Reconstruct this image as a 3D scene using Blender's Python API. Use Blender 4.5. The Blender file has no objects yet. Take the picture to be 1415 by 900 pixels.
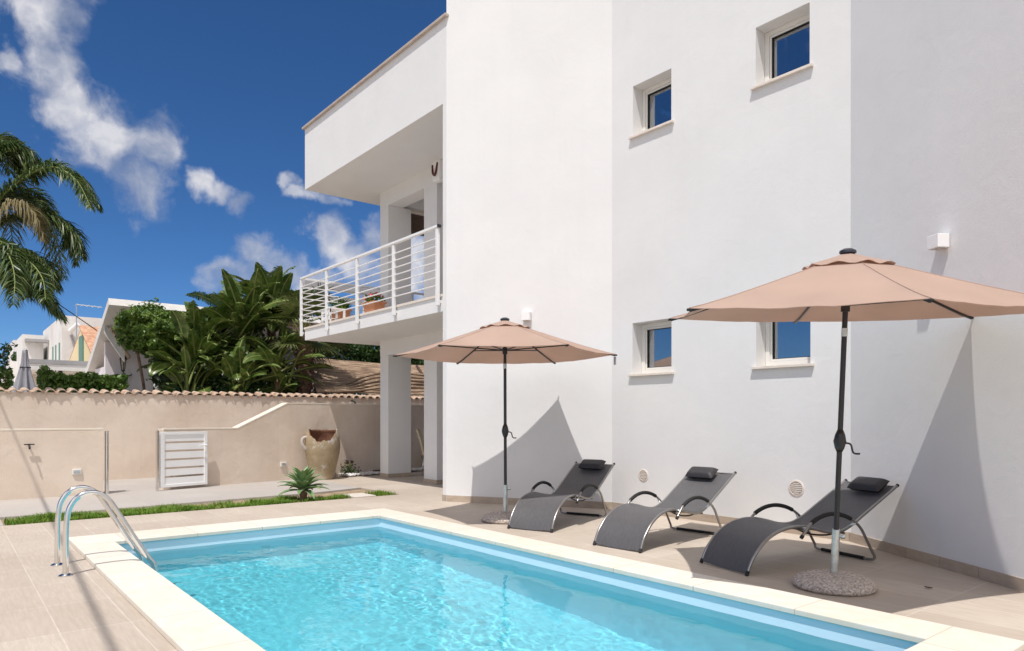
import bpy, bmesh, math, random
from mathutils import Vector, Matrix, Euler, noise
random.seed(7)
PI = math.pi
sc = bpy.context.scene
COL = sc.collection

# ------------------------------------------------------------------ camera model (world: x along the pool, y across it)
F_PX, CX, CY, EYE = 973.0, 707.5, 576.0, 1.3
RV, FV = Vector((.629, .777, 0)), Vector((-.777, .629, 0))
def ray(px, py): return RV*((px-CX)/F_PX) + FV + Vector((0, 0, -(py-CY)/F_PX))
def on_z(px, py, z=0.0):
    d = ray(px, py); return Vector((0, 0, EYE)) + d*((z-EYE)/d.z)
def on_x(px, py, x):
    d = ray(px, py); return Vector((0, 0, EYE)) + d*(x/d.x)
def on_y(px, py, y):
    d = ray(px, py); return Vector((0, 0, EYE)) + d*(y/d.y)

# ------------------------------------------------------------------ materials
def nn(nt, t, **kw):
    n = nt.nodes.new(t)
    for k, v in kw.items(): setattr(n, k, v)
    return n
def mat(name, c1, c2=None, scale=3.0, rough=.7, bump=0, bscale=60, metal=0, spec=.5, stretch=None, detail=6, space='Object', bdist=.01, sheen=0, trans=0, c3=None, s3=1.0, f3=(.45, .7)):
    m = bpy.data.materials.new(name); m.use_nodes = True
    nt = m.node_tree; b = nt.nodes['Principled BSDF']
    b.inputs['Roughness'].default_value = rough; b.inputs['Metallic'].default_value = metal
    b.inputs['Specular IOR Level'].default_value = spec
    tc = nn(nt, 'ShaderNodeTexCoord')
    src = None if space == 'World' else tc.outputs[space]
    if space == 'World':
        src = nn(nt, 'ShaderNodeNewGeometry').outputs['Position']
    if stretch:
        mp = nn(nt, 'ShaderNodeMapping'); mp.inputs['Scale'].default_value = stretch
        nt.links.new(src, mp.inputs[0]); src = mp.outputs[0]
    colout = None
    if c2 is None: b.inputs['Base Color'].default_value = (*c1, 1)
    else:
        nz = nn(nt, 'ShaderNodeTexNoise'); nz.inputs['Scale'].default_value = scale; nz.inputs['Detail'].default_value = detail
        nt.links.new(src, nz.inputs['Vector'])
        cr = nn(nt, 'ShaderNodeValToRGB'); cr.color_ramp.elements[0].position = .33; cr.color_ramp.elements[1].position = .67
        cr.color_ramp.elements[0].color = (*c1, 1); cr.color_ramp.elements[1].color = (*c2, 1)
        nt.links.new(nz.outputs['Fac'], cr.inputs[0]); colout = cr.outputs[0]
        if c3 is not None:
            n3 = nn(nt, 'ShaderNodeTexNoise'); n3.inputs['Scale'].default_value = s3; n3.inputs['Detail'].default_value = 8
            n3.inputs['Roughness'].default_value = .65
            nt.links.new(src, n3.inputs['Vector'])
            mr = nn(nt, 'ShaderNodeMapRange'); mr.inputs[1].default_value = f3[0]; mr.inputs[2].default_value = f3[1]
            nt.links.new(n3.outputs['Fac'], mr.inputs[0])
            mx = nn(nt, 'ShaderNodeMix', data_type='RGBA'); nt.links.new(mr.outputs[0], mx.inputs[0])
            nt.links.new(colout, mx.inputs[6]); mx.inputs[7].default_value = (*c3, 1); colout = mx.outputs[2]
        nt.links.new(colout, b.inputs['Base Color'])
    if bump:
        n2 = nn(nt, 'ShaderNodeTexNoise'); n2.inputs['Scale'].default_value = bscale; n2.inputs['Detail'].default_value = 8
        nt.links.new(src, n2.inputs['Vector'])
        bp = nn(nt, 'ShaderNodeBump'); bp.inputs['Strength'].default_value = bump; bp.inputs['Distance'].default_value = bdist
        nt.links.new(n2.outputs['Fac'], bp.inputs['Height']); nt.links.new(bp.outputs[0], b.inputs['Normal'])
    if trans:
        tr = nn(nt, 'ShaderNodeBsdfTranslucent')
        if colout: nt.links.new(colout, tr.inputs['Color'])
        else: tr.inputs['Color'].default_value = (*c1, 1)
        ms = nn(nt, 'ShaderNodeMixShader'); ms.inputs[0].default_value = trans
        nt.links.new(b.outputs[0], ms.inputs[1]); nt.links.new(tr.outputs[0], ms.inputs[2])
        nt.links.new(ms.outputs[0], nt.nodes['Material Output'].inputs['Surface'])
    return m

def plaster(name, c1, c2, c3=None, trowel=.35, streak=.05, grain=.5):
    m = mat(name, c1, c2, scale=1.3, rough=.85, spec=.2, space='World', c3=c3, s3=.6, f3=(.48, .75))
    nt = m.node_tree; b = nt.nodes['Principled BSDF']; g = nn(nt, 'ShaderNodeNewGeometry')
    # faint rain streaks: noise stretched along z darkens the paint a little
    mp = nn(nt, 'ShaderNodeMapping'); mp.inputs['Scale'].default_value = (5, 5, .22); nt.links.new(g.outputs['Position'], mp.inputs[0])
    nz = nn(nt, 'ShaderNodeTexNoise'); nz.inputs['Scale'].default_value = 1.6; nz.inputs['Detail'].default_value = 7; nz.inputs['Roughness'].default_value = .62; nt.links.new(mp.outputs[0], nz.inputs['Vector'])
    mr = nn(nt, 'ShaderNodeMapRange'); mr.inputs[1].default_value = .5; mr.inputs[2].default_value = .78; mr.inputs[3].default_value = 1; mr.inputs[4].default_value = 1-streak; nt.links.new(nz.outputs['Fac'], mr.inputs[0])
    src = b.inputs['Base Color'].links[0].from_socket; mx = nn(nt, 'ShaderNodeMix', data_type='RGBA', blend_type='MULTIPLY'); mx.inputs[0].default_value = 1
    nt.links.new(src, mx.inputs[6]); nt.links.new(mr.outputs[0], mx.inputs[7]); nt.links.new(mx.outputs[2], b.inputs['Base Color'])
    # sand grain plus broad trowel waves
    n1 = nn(nt, 'ShaderNodeTexNoise'); n1.inputs['Scale'].default_value = 95; n1.inputs['Detail'].default_value = 6; nt.links.new(g.outputs['Position'], n1.inputs['Vector'])
    n2 = nn(nt, 'ShaderNodeTexNoise'); n2.inputs['Scale'].default_value = 4.5; n2.inputs['Detail'].default_value = 5; n2.inputs['Distortion'].default_value = .8; nt.links.new(g.outputs['Position'], n2.inputs['Vector'])
    b1 = nn(nt, 'ShaderNodeBump'); b1.inputs['Strength'].default_value = trowel; b1.inputs['Distance'].default_value = .03; nt.links.new(n2.outputs['Fac'], b1.inputs['Height'])
    b2 = nn(nt, 'ShaderNodeBump'); b2.inputs['Strength'].default_value = grain; b2.inputs['Distance'].default_value = .005; nt.links.new(n1.outputs['Fac'], b2.inputs['Height']); nt.links.new(b1.outputs[0], b2.inputs['Normal'])
    nt.links.new(b2.outputs[0], b.inputs['Normal']); return m
M = {}
M['white_plaster'] = plaster('white_plaster', (.735, .735, .738), (.765, .764, .766), (.722, .721, .722), trowel=.10, streak=.018, grain=.24)
M['tan_plaster'] = plaster('tan_plaster', (.66, .55, .455), (.75, .64, .54), (.60, .485, .39), trowel=.22, streak=.06)
M['far_white'] = plaster('far_white', (.72, .70, .68), (.80, .78, .76), (.66, .62, .58))
M['far_pink'] = plaster('far_pink', (.80, .75, .77), (.84, .79, .81))
M['yellow_plaster'] = plaster('yellow_plaster', (.78, .62, .36), (.82, .68, .43))
M['cream'] = mat('cream_stone', (.72, .64, .53), (.80, .73, .62), scale=5, rough=.6, bump=.2, space='World')
M['sill'] = mat('sill_stone', (.70, .62, .54), (.78, .71, .64), scale=12, rough=.5, space='World')
M['cap'] = mat('roof_cap_stone', (.42, .34, .29), (.52, .44, .38), scale=6, rough=.6, space='World')
M['white_paint'] = mat('white_metal_paint', (.80, .80, .80), (.84, .84, .84), scale=3, rough=.35)
M['white_frame'] = mat('white_window_frame', (.74, .73, .70), rough=.35)
M['steel'] = mat('polished_steel', (.72, .71, .69), rough=.13, metal=1)
M['galv'] = mat('galvanised_steel', (.50, .55, .55), (.68, .72, .72), scale=25, rough=.38, metal=.9)
M['black'] = mat('black_paint', (.018, .018, .020), rough=.38)
M['pole'] = mat('dark_pole_paint', (.022, .020, .020), rough=.35)
M['rubber'] = mat('black_rubber', (.02, .02, .02), rough=.8)
M['frame_grey'] = mat('lounger_frame_grey', (.30, .29, .28), (.34, .33, .32), scale=30, rough=.32, metal=.85)
M['tan_canopy'] = mat('tan_canopy_cloth', (.59, .445, .37), (.66, .50, .42), scale=1.6, rough=.9, bump=.25, bscale=45, spec=.1, trans=.46, bdist=.004)
M['stone_base'] = mat('exposed_aggregate', (.36, .30, .26), (.80, .70, .62), scale=60, rough=.9, bump=1, bscale=55, detail=2, bdist=.03)
M['skirt'] = mat('skirting_tile', (.40, .32, .25), (.47, .39, .31), scale=8, rough=.5, bump=.1, space='World', stretch=(1, 1, 3))
M['roof_tile'] = mat('roof_tile_clay', (.42, .25, .165), (.62, .50, .39), scale=9, rough=.9, bump=.7, bscale=30, space='World', c3=(.17, .14, .115), s3=8, f3=(.48, .66))
M['orange_tile'] = mat('orange_tile', (.42, .19, .10), (.58, .38, .26), scale=6, rough=.85, bump=.4, space='World')
M['wood_dark'] = mat('dark_wood', (.07, .04, .028), (.12, .07, .05), scale=20, rough=.6)
M['terracotta'] = mat('terracotta', (.48, .20, .10), (.56, .27, .15), scale=8, rough=.8)
M['green_shutter'] = mat('green_shutter', (.14, .27, .21), rough=.6)
M['soil'] = mat('dry_soil', (.30, .21, .13), (.42, .32, .21), scale=8, rough=1, bump=.8, bscale=60, space='World', bdist=.03)
M['pebble'] = mat('white_pebbles', (.62, .60, .58), (.80, .79, .78), scale=12, rough=.7, space='World')
M['beige_cloth'] = mat('beige_cloth', (.56, .46, .28), (.62, .52, .34), scale=4, rough=.85)
M['curtain'] = mat('grey_curtain', (.30, .30, .31), (.40, .40, .41), scale=6, rough=.9)
M['dark_interior'] = mat('dark_interior', (.012, .013, .015), rough=.9)
M['trunk'] = mat('palm_trunk', (.16, .09, .06), (.30, .19, .13), scale=9, rough=.95, bump=.9, bscale=25, bdist=.05)
M['stem_green'] = mat('green_stem', (.16, .22, .05), (.26, .28, .09), scale=5, rough=.6)
M['red_flower'] = mat('red_flowers', (.55, .05, .05), rough=.7)
M['lamp_glass'] = mat('lamp_glass', (.45, .40, .34), rough=.2)
M['grey_cloth'] = mat('grey_canvas', (.26, .26, .29), (.36, .36, .40), scale=3, rough=.9)
M['awning'] = mat('awning_grey', (.33, .32, .33), (.38, .37, .38), scale=3, rough=.8)
M['pillow'] = mat('black_pillow', (.022, .020, .024), (.028, .026, .030), scale=30, rough=.55)
M['orange_wood'] = mat('soffit_brown', (.40, .22, .14), (.50, .31, .22), scale=4, rough=.8)
M['yard'] = mat('pale_yard_paving', (.55, .49, .43), (.63, .57, .50), scale=2, rough=.9, space='World')
M['concrete'] = mat('concrete_lid', (.55, .50, .44), (.63, .58, .52), scale=8, rough=.9, space='World')

def leafmat(name, c1, c2, c3, rough=.45, scale=2.5, trans=.25):
    m = mat(name, c1, c2, scale=scale, rough=rough, trans=trans, space='World', c3=c3, s3=scale*2.2, f3=(.5, .75), spec=.4)
    return m
M['leaf_bush'] = leafmat('bush_leaf', (.06, .13, .016), (.13, .22, .03), (.24, .31, .06))
M['leaf_hedge'] = leafmat('hedge_leaf', (.07, .15, .025), (.16, .26, .05), (.26, .33, .09))
M['leaf_dark'] = leafmat('dark_leaf', (.025, .06, .014), (.05, .10, .022), (.09, .13, .03))
M['leaf_strel'] = leafmat('strelitzia_leaf', (.028, .065, .012), (.10, .155, .028), (.27, .29, .09), rough=.28, scale=2.6, trans=.18)
M['leaf_palm'] = leafmat('palm_leaf', (.045, .085, .022), (.11, .16, .045), (.20, .22, .08), rough=.4, scale=2)
M['leaf_dead'] = leafmat('dead_frond', (.20, .16, .07), (.30, .25, .13), (.14, .12, .05), rough=.7, scale=3)
M['leaf_agave'] = leafmat('agave_leaf', (.14, .25, .10), (.20, .31, .14), (.33, .36, .12), rough=.45, scale=6, trans=.08)
M['grass'] = leafmat('grass_blade', (.09, .19, .016), (.16, .29, .025), (.32, .34, .08), rough=.6, scale=4, trans=.3)

# sling fabric: fine weave
def sling():
    m = bpy.data.materials.new('charcoal_sling'); m.use_nodes = True; nt = m.node_tree; b = nt.nodes['Principled BSDF']
    tc = nn(nt, 'ShaderNodeTexCoord'); wv = nn(nt, 'ShaderNodeTexNoise'); wv.inputs['Scale'].default_value = 240; wv.inputs['Detail'].default_value = 2
    mp = nn(nt, 'ShaderNodeMapping'); mp.inputs['Scale'].default_value = (1, .08, .08)
    nt.links.new(tc.outputs['Object'], mp.inputs[0]); nt.links.new(mp.outputs[0], wv.inputs['Vector'])
    cr = nn(nt, 'ShaderNodeValToRGB'); cr.color_ramp.elements[0].color = (.082, .080, .084, 1); cr.color_ramp.elements[1].color = (.112, .109, .115, 1)
    cr.color_ramp.elements[0].position = .35; cr.color_ramp.elements[1].position = .65
    nt.links.new(wv.outputs['Fac'], cr.inputs[0]); nt.links.new(cr.outputs[0], b.inputs['Base Color'])
    b.inputs['Roughness'].default_value = .5; b.inputs['Specular IOR Level'].default_value = .4
    return m
M['sling'] = sling()

def glass_pane():
    m = bpy.data.materials.new('dark_window_glass'); m.use_nodes = True; nt = m.node_tree
    b = nn(nt, 'ShaderNodeBsdfTransparent'); b.inputs['Color'].default_value = (.50, .53, .55, 1)
    gl = nn(nt, 'ShaderNodeBsdfGlossy'); gl.inputs['Roughness'].default_value = .01; gl.inputs['Color'].default_value = (.90, .93, .97, 1)
    ng = nn(nt, 'ShaderNodeTexNoise'); ng.inputs['Scale'].default_value = 2.2; bp = nn(nt, 'ShaderNodeBump'); bp.inputs['Strength'].default_value = .05; bp.inputs['Distance'].default_value = .02
    g_ = nn(nt, 'ShaderNodeNewGeometry'); nt.links.new(g_.outputs['Position'], ng.inputs['Vector']); nt.links.new(ng.outputs['Fac'], bp.inputs['Height']); nt.links.new(bp.outputs[0], gl.inputs['Normal'])
    ms = nn(nt, 'ShaderNodeMixShader'); ms.inputs[0].default_value = .38
    nt.links.new(b.outputs[0], ms.inputs[1]); nt.links.new(gl.outputs[0], ms.inputs[2])
    nt.links.new(ms.outputs[0], nt.nodes['Material Output'].inputs[0]); return m
M['glass'] = glass_pane()

def tiles(name, c1, c2, grout, w, h, offx, offy, mortar=.0035, offs=0.0, streak=(1.2, 11), rough=.55, dark=(.37, .295, .23), bump=.1):
    m = bpy.data.materials.new(name); m.use_nodes = True; nt = m.node_tree; b = nt.nodes['Principled BSDF']
    g = nn(nt, 'ShaderNodeNewGeometry'); mp = nn(nt, 'ShaderNodeMapping'); mp.inputs['Location'].default_value = (offx, offy, 0)
    nt.links.new(g.outputs['Position'], mp.inputs[0])
    br = nn(nt, 'ShaderNodeTexBrick'); br.offset = offs; br.squash = 1
    br.inputs['Scale'].default_value = 1; br.inputs['Brick Width'].default_value = w; br.inputs['Row Height'].default_value = h
    br.inputs['Mortar Size'].default_value = mortar; br.inputs['Mortar Smooth'].default_value = .2; br.inputs['Bias'].default_value = 0
    br.inputs['Color1'].default_value = (*c1, 1); br.inputs['Color2'].default_value = (*c2, 1); br.inputs['Mortar'].default_value = (*grout, 1)
    nt.links.new(mp.outputs[0], br.inputs['Vector'])
    st = nn(nt, 'ShaderNodeMapping'); st.inputs['Scale'].default_value = (streak[0], streak[1], 1); nt.links.new(g.outputs['Position'], st.inputs[0])
    nz = nn(nt, 'ShaderNodeTexNoise'); nz.inputs['Scale'].default_value = 4; nz.inputs['Detail'].default_value = 9; nz.inputs['Roughness'].default_value = .65
    nt.links.new(st.outputs[0], nz.inputs['Vector'])
    n2 = nn(nt, 'ShaderNodeTexNoise'); n2.inputs['Scale'].default_value = .8; n2.inputs['Detail'].default_value = 7; nt.links.new(g.outputs['Position'], n2.inputs['Vector'])
    ad = nn(nt, 'ShaderNodeMath', operation='MULTIPLY_ADD'); nt.links.new(n2.outputs['Fac'], ad.inputs[0]); ad.inputs[1].default_value = .7; nt.links.new(nz.outputs['Fac'], ad.inputs[2])
    mr = nn(nt, 'ShaderNodeMapRange'); mr.inputs[1].default_value = .6; mr.inputs[2].default_value = 1.25; mr.inputs[3].default_value = 0; mr.inputs[4].default_value = .85
    nt.links.new(ad.outputs[0], mr.inputs[0])
    mx = nn(nt, 'ShaderNodeMix', data_type='RGBA'); nt.links.new(mr.outputs[0], mx.inputs[0]); nt.links.new(br.outputs['Color'], mx.inputs[6]); mx.inputs[7].default_value = (*dark, 1)
    nt.links.new(mx.outputs[2], b.inputs['Base Color']); b.inputs['Roughness'].default_value = rough; b.inputs['Specular IOR Level'].default_value = .3
    bp = nn(nt, 'ShaderNodeBump'); bp.inputs['Strength'].default_value = bump; bp.inputs['Distance'].default_value = .01
    nt.links.new(nz.outputs['Fac'], bp.inputs['Height']); nt.links.new(bp.outputs[0], b.inputs['Normal'])
    return m
M['deck'] = tiles('deck_tiles', (.515, .445, .375), (.595, .525, .45), (.67, .605, .525), .76, .38, 1.95, -.17, mortar=.0048)
M['path'] = tiles('path_paving', (.43, .40, .375), (.47, .44, .41), (.36, .33, .31), .6, .6, 0, 0, streak=(3, 3), dark=(.40, .36, .33))
M['coping'] = tiles('pool_coping_stone', (.68, .645, .59), (.75, .72, .67), (.48, .42, .34), .80, .70, .02, -.05, mortar=.005, streak=(2, 2), dark=(.67, .57, .43), rough=.6)

# pool liner and water
M['liner'] = mat('pool_liner', (.62, .79, .90), (.65, .82, .93), scale=2, rough=.5, space='World', spec=.2)
def water_mat():
    m = bpy.data.materials.new('pool_water'); m.use_nodes = True; nt = m.node_tree
    nt.nodes.remove(nt.nodes['Principled BSDF'])
    rf = nn(nt, 'ShaderNodeBsdfRefraction'); rf.inputs['IOR'].default_value = 1.33; rf.inputs['Roughness'].default_value = 0; rf.inputs['Color'].default_value = (.53, .975, 1, 1)
    gl = nn(nt, 'ShaderNodeBsdfGlossy'); gl.inputs['Roughness'].default_value = 0
    fr = nn(nt, 'ShaderNodeFresnel'); fr.inputs['IOR'].default_value = 1.33
    ms = nn(nt, 'ShaderNodeMixShader'); nt.links.new(fr.outputs[0], ms.inputs[0]); nt.links.new(rf.outputs[0], ms.inputs[1]); nt.links.new(gl.outputs[0], ms.inputs[2])
    nt.links.new(ms.outputs[0], nt.nodes['Material Output'].inputs[0]); return m
M['water'] = water_mat()
def reed_mat():
    m = mat('reed_matting', (.15, .09, .058), (.46, .335, .225), scale=3, rough=.95, bump=1, bscale=4, space='World', stretch=(2.5, .5, 12), bdist=.05, c3=(.12, .07, .045), s3=4, f3=(.50, .66))
    return m
M['reed'] = reed_mat()

# ------------------------------------------------------------------ mesh builder
def frame_of(d):
    d = d.normalized(); a = Vector((0, 0, 1)) if abs(d.z) < .95 else Vector((1, 0, 0))
    s = d.cross(a).normalized(); return s, s.cross(d).normalized()
class MB:
    def __init__(s): s.v = []; s.f = []
    def vert(s, p): s.v.append(Vector(p)); return len(s.v)-1
    def face(s, ids): s.f.append(list(ids))
    def poly(s, pts): s.f.append([s.vert(p) for p in pts])
    def box(s, a, b, mtx=None):
        x0, y0, z0 = a; x1, y1, z1 = b
        P = [Vector(p) for p in ((x0,y0,z0),(x1,y0,z0),(x1,y1,z0),(x0,y1,z0),(x0,y0,z1),(x1,y0,z1),(x1,y1,z1),(x0,y1,z1))]
        if mtx: P = [mtx @ p for p in P]
        i = [s.vert(p) for p in P]
        for f in ((3,2,1,0),(4,5,6,7),(0,1,5,4),(1,2,6,5),(2,3,7,6),(3,0,4,7)): s.f.append([i[k] for k in f])
        return s
    def prism(s, poly, z0, z1):            # poly in x,y counter-clockwise
        n = len(poly); a = [s.vert((p[0], p[1], z0)) for p in poly]; b = [s.vert((p[0], p[1], z1)) for p in poly]
        s.f.append(a[::-1]); s.f.append(b)
        for i in range(n): j = (i+1) % n; s.f.append([a[i], a[j], b[j], b[i]])
        return s
    def tube(s, pts, r, n=10, cap=True, closed=False):
        pts = [Vector(p) for p in pts]; rs = r if isinstance(r, (list, tuple)) else [r]*len(pts)
        rings = []; side = None
        for k, p in enumerate(pts):
            if closed: t = pts[(k+1) % len(pts)] - pts[k-1]
            else: t = pts[min(k+1, len(pts)-1)] - pts[max(k-1, 0)]
            t.normalize()
            if side is None: side, up = frame_of(t)
            else:
                side = (side - t*side.dot(t)); side = side.normalized() if side.length > 1e-6 else frame_of(t)[0]
            up = side.cross(t)
            rings.append([s.vert(p + (side*math.cos(2*PI*i/n) + up*math.sin(2*PI*i/n))*rs[k]) for i in range(n)])
        for k in range(len(rings) - (0 if closed else 1)):
            A = rings[k]; B = rings[(k+1) % len(rings)]
            for i in range(n): j = (i+1) % n; s.f.append([A[i], A[j], B[j], B[i]])
        if cap and not closed: s.f.append(rings[0][::-1]); s.f.append(rings[-1])
        return s
    def lathe(s, prof, c=(0, 0, 0), n=32, axis=None):
        c = Vector(c); rings = []
        for r, z in prof:
            if r < 1e-5: rings.append([s.vert(c + Vector((0, 0, z)))])
            else: rings.append([s.vert(c + Vector((r*math.cos(2*PI*i/n), r*math.sin(2*PI*i/n), z))) for i in range(n)])
        for A, B in zip(rings, rings[1:]):
            for i in range(n):
                j = (i+1) % n
                if len(A) == 1 and len(B) == 1: continue
                if len(A) == 1: s.f.append([A[0], B[i], B[j]][::-1] if False else [A[0], B[j], B[i]][::-1])
                elif len(B) == 1: s.f.append([A[i], A[j], B[0]])
                else: s.f.append([A[i], A[j], B[j], B[i]])
        return s
    def grid(s, rows):                      # rows of points
        ids = [[s.vert(p) for p in r] for r in rows]
        for A, B in zip(ids, ids[1:]):
            for i in range(len(A)-1): s.f.append([A[i], A[i+1], B[i+1], B[i]])
        return s
    def slab(s, rows, t):                   # grid with thickness t along -normal (approx down)
        top = [[Vector(p) for p in r] for r in rows]
        n = []
        for i, r in enumerate(top):
            nr = []
            for j, p in enumerate(r):
                a = top[min(i+1, len(top)-1)][j] - top[max(i-1, 0)][j]; b = r[min(j+1, len(r)-1)] - r[max(j-1, 0)]
                q = a.cross(b); nr.append(q.normalized() if q.length > 1e-9 else Vector((0, 0, 1)))
            n.append(nr)
        A = [[s.vert(p) for p in r] for r in top]; B = [[s.vert(p - m*t) for p, m in zip(r, k)] for r, k in zip(top, n)]
        R, C_ = len(A), len(A[0])
        for i in range(R-1):
            for j in range(C_-1):
                s.f.append([A[i][j], A[i+1][j], A[i+1][j+1], A[i][j+1]]); s.f.append([B[i][j], B[i][j+1], B[i+1][j+1], B[i+1][j]])
        for i in range(R-1):
            s.f.append([A[i][0], B[i][0], B[i+1][0], A[i+1][0]]); s.f.append([A[i][-1], A[i+1][-1], B[i+1][-1], B[i][-1]])
        for j in range(C_-1):
            s.f.append([A[0][j], A[0][j+1], B[0][j+1], B[0][j]]); s.f.append([A[-1][j], B[-1][j], B[-1][j+1], A[-1][j+1]])
        return s
    def build(s, name, material, parent=None, smooth=False, bevel=0, recalc=True, auto=None, kind=None):
        off = Vector((0, 0, 0)); p = parent
        while p is not None: off += p.location; p = p.parent
        me = bpy.data.meshes.new(name); me.from_pydata([tuple(v - off) for v in s.v], [], s.f)
        bm = bmesh.new(); bm.from_mesh(me)
        if recalc: bmesh.ops.recalc_face_normals(bm, faces=bm.faces)
        bm.to_mesh(me); bm.free()
        if isinstance(material, (list, tuple)):
            for q in material: me.materials.append(q)
        else: me.materials.append(material)
        if smooth:
            for f in me.polygons: f.use_smooth = True
        if auto is not None and smooth:
            try: me.set_sharp_from_angle(angle=math.radians(auto))
            except Exception: pass
        o = bpy.data.objects.new(name, me); COL.objects.link(o)
        if parent is not None: o.parent = parent
        if bevel:
            bv = o.modifiers.new('bevel', 'BEVEL'); bv.width = bevel; bv.segments = 2; bv.limit_method = 'ANGLE'; bv.angle_limit = math.radians(40)
        if kind: o['kind'] = kind
        return o
def tag(o, label, cat, group=None, kind=None):
    o['label'] = label; o['category'] = cat
    if group: o['group'] = group
    if kind: o['kind'] = kind
    return o
def thing(name, label, cat, loc=(0, 0, 0), group=None, kind=None):
    o = bpy.data.objects.new(name, None); COL.objects.link(o); o.location = loc; o.empty_display_size = .1
    return tag(o, label, cat, group, kind)
def copy_tree(o, parent=None):
    c = o.copy(); COL.objects.link(c)
    if parent is not None: c.parent = parent
    for ch in list(o.children): copy_tree(ch, c)
    return c
def smoothpath(pts, n=6):
    pts = [Vector(p) for p in pts]; out = []
    for i in range(len(pts)-1):
        p0 = pts[max(i-1, 0)]; p1 = pts[i]; p2 = pts[i+1]; p3 = pts[min(i+2, len(pts)-1)]
        for k in range(n):
            t = k/n
            out.append(.5*((2*p1) + (p2-p0)*t + (2*p0-5*p1+4*p2-p3)*t*t + (3*p1-p0-3*p2+p3)*t**3))
    out.append(pts[-1]); return out

# ================================================================== GROUND, DECK, POOL
PX0, PX1, PY0, PY1 = -8.08, -1.60, 1.335, 4.36      # pool inner
OX0, OX1, OY0, OY1 = -8.63, -1.25, 1.015, 4.72      # coping outer
def ring(mb, a, b, z):                                # rectangle b (outer) minus a (inner) as a flat sheet
    ax0, ax1, ay0, ay1 = a; bx0, bx1, by0, by1 = b
    mb.poly([(bx0,by0,z),(bx1,by0,z),(bx1,ay0,z),(bx0,ay0,z)]); mb.poly([(bx0,ay1,z),(bx1,ay1,z),(bx1,by1,z),(bx0,by1,z)])
    mb.poly([(bx0,ay0,z),(ax0,ay0,z),(ax0,ay1,z),(bx0,ay1,z)]); mb.poly([(ax1,ay0,z),(bx1,ay0,z),(bx1,ay1,z),(ax1,ay1,z)])
g = MB(); ring(g, (OX0+.1, OX1-.1, OY0+.1, OY1-.1), (-900, 900, -900, 900), -.05)
g.build('ground', M['soil'], kind='structure', recalc=False)
# pool deck: L-shaped sheets leaving out the coping, grass bed and path
d = MB()
GX = -10.33                                           # near edge of the grass bed
hx0, hx1, hy0, hy1 = OX0+.02, OX1-.02, OY0+.02, OY1-.02
d.poly([(GX,-14,0),(14,-14,0),(14,hy0,0),(GX,hy0,0)]); d.poly([(GX,hy1,0),(14,hy1,0),(14,5.96,0),(GX,5.96,0)])
d.poly([(GX,hy0,0),(hx0,hy0,0),(hx0,hy1,0),(GX,hy1,0)]); d.poly([(hx1,hy0,0),(14,hy0,0),(14,hy1,0),(hx1,hy1,0)])
d.poly([(-15.2,5.96,0),(14,5.96,0),(14,14,0),(-15.2,14,0)])
d.poly([(-15.2,5.96,0),(-15.2,5.96,-.05),(GX,5.96,-.05),(GX,5.96,0)])
d.poly([(GX,-14,0),(GX,-14,-.05),(GX,5.96,-.05),(GX,5.96,0)])
d.build('pool_deck', M['deck'], kind='structure', recalc=False)
p = MB()
p.prism([(-16.5,-14),(GX-.004,-14),(GX-.004,.57),(-11.2,.57),(-11.2,1.5),(-11.5,5.1),(-11.75,5.95),(-16.5,5.95)], -.049, .004)
p.build('path', M['path'], kind='structure')
p = MB(); p.poly([(-60, -14, -.02), (-16.63, -14, -.02), (-16.63, 20, -.02), (-60, 20, -.02)]); p.build('yard_paving', M['yard'], kind='structure', recalc=False)
p = MB(); p.box((-16.5, 5.95, -.05), (-15.2, 14, -.012)); p.build('paving', M['path'], kind='structure')
s_ = MB(); s_.poly([(-11.2,.575,-.03),(GX-.005,.575,-.03),(GX-.005,5.95,-.03),(-11.75,5.95,-.03),(-11.5,5.1,-.03),(-11.2,1.5,-.03)])
s_.build('soil_bed', M['soil'], kind='structure')

pool = thing('swimming_pool', 'rectangular turquoise pool with cream stone coping set in the tiled deck', 'pool', (-4.84, 2.85, 0))
b = MB()
zt, zf1, zf0 = -.0, -1.15, -1.45
b.poly([(PX0,PY0,zt),(PX0,PY1,zt),(PX0,PY1,zf1),(PX0,PY0,zf1)]); b.poly([(PX1,PY0,zt),(PX1,PY0,zf0),(PX1,PY1,zf0),(PX1,PY1,zt)])
b.poly([(PX0,PY1,zt),(PX1,PY1,zt),(PX1,PY1,zf0),(PX0,PY1,zf1)]); b.poly([(PX0,PY0,zt),(PX0,PY0,zf1),(PX1,PY0,zf0),(PX1,PY0,zt)])
b.poly([(PX0,PY0,zf1),(PX0,PY1,zf1),(PX1,PY1,zf0),(PX1,PY0,zf0)])
basin = b.build('basin', M['liner'], pool, recalc=False)
c = MB()
ov = .022
def cop(x0, x1, y0, y1): c.box((x0, y0, -.0), (x1, y1, .042))
ix0, ix1, iy0, iy1 = PX0+ov, PX1-ov, PY0+ov, PY1-ov
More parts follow.
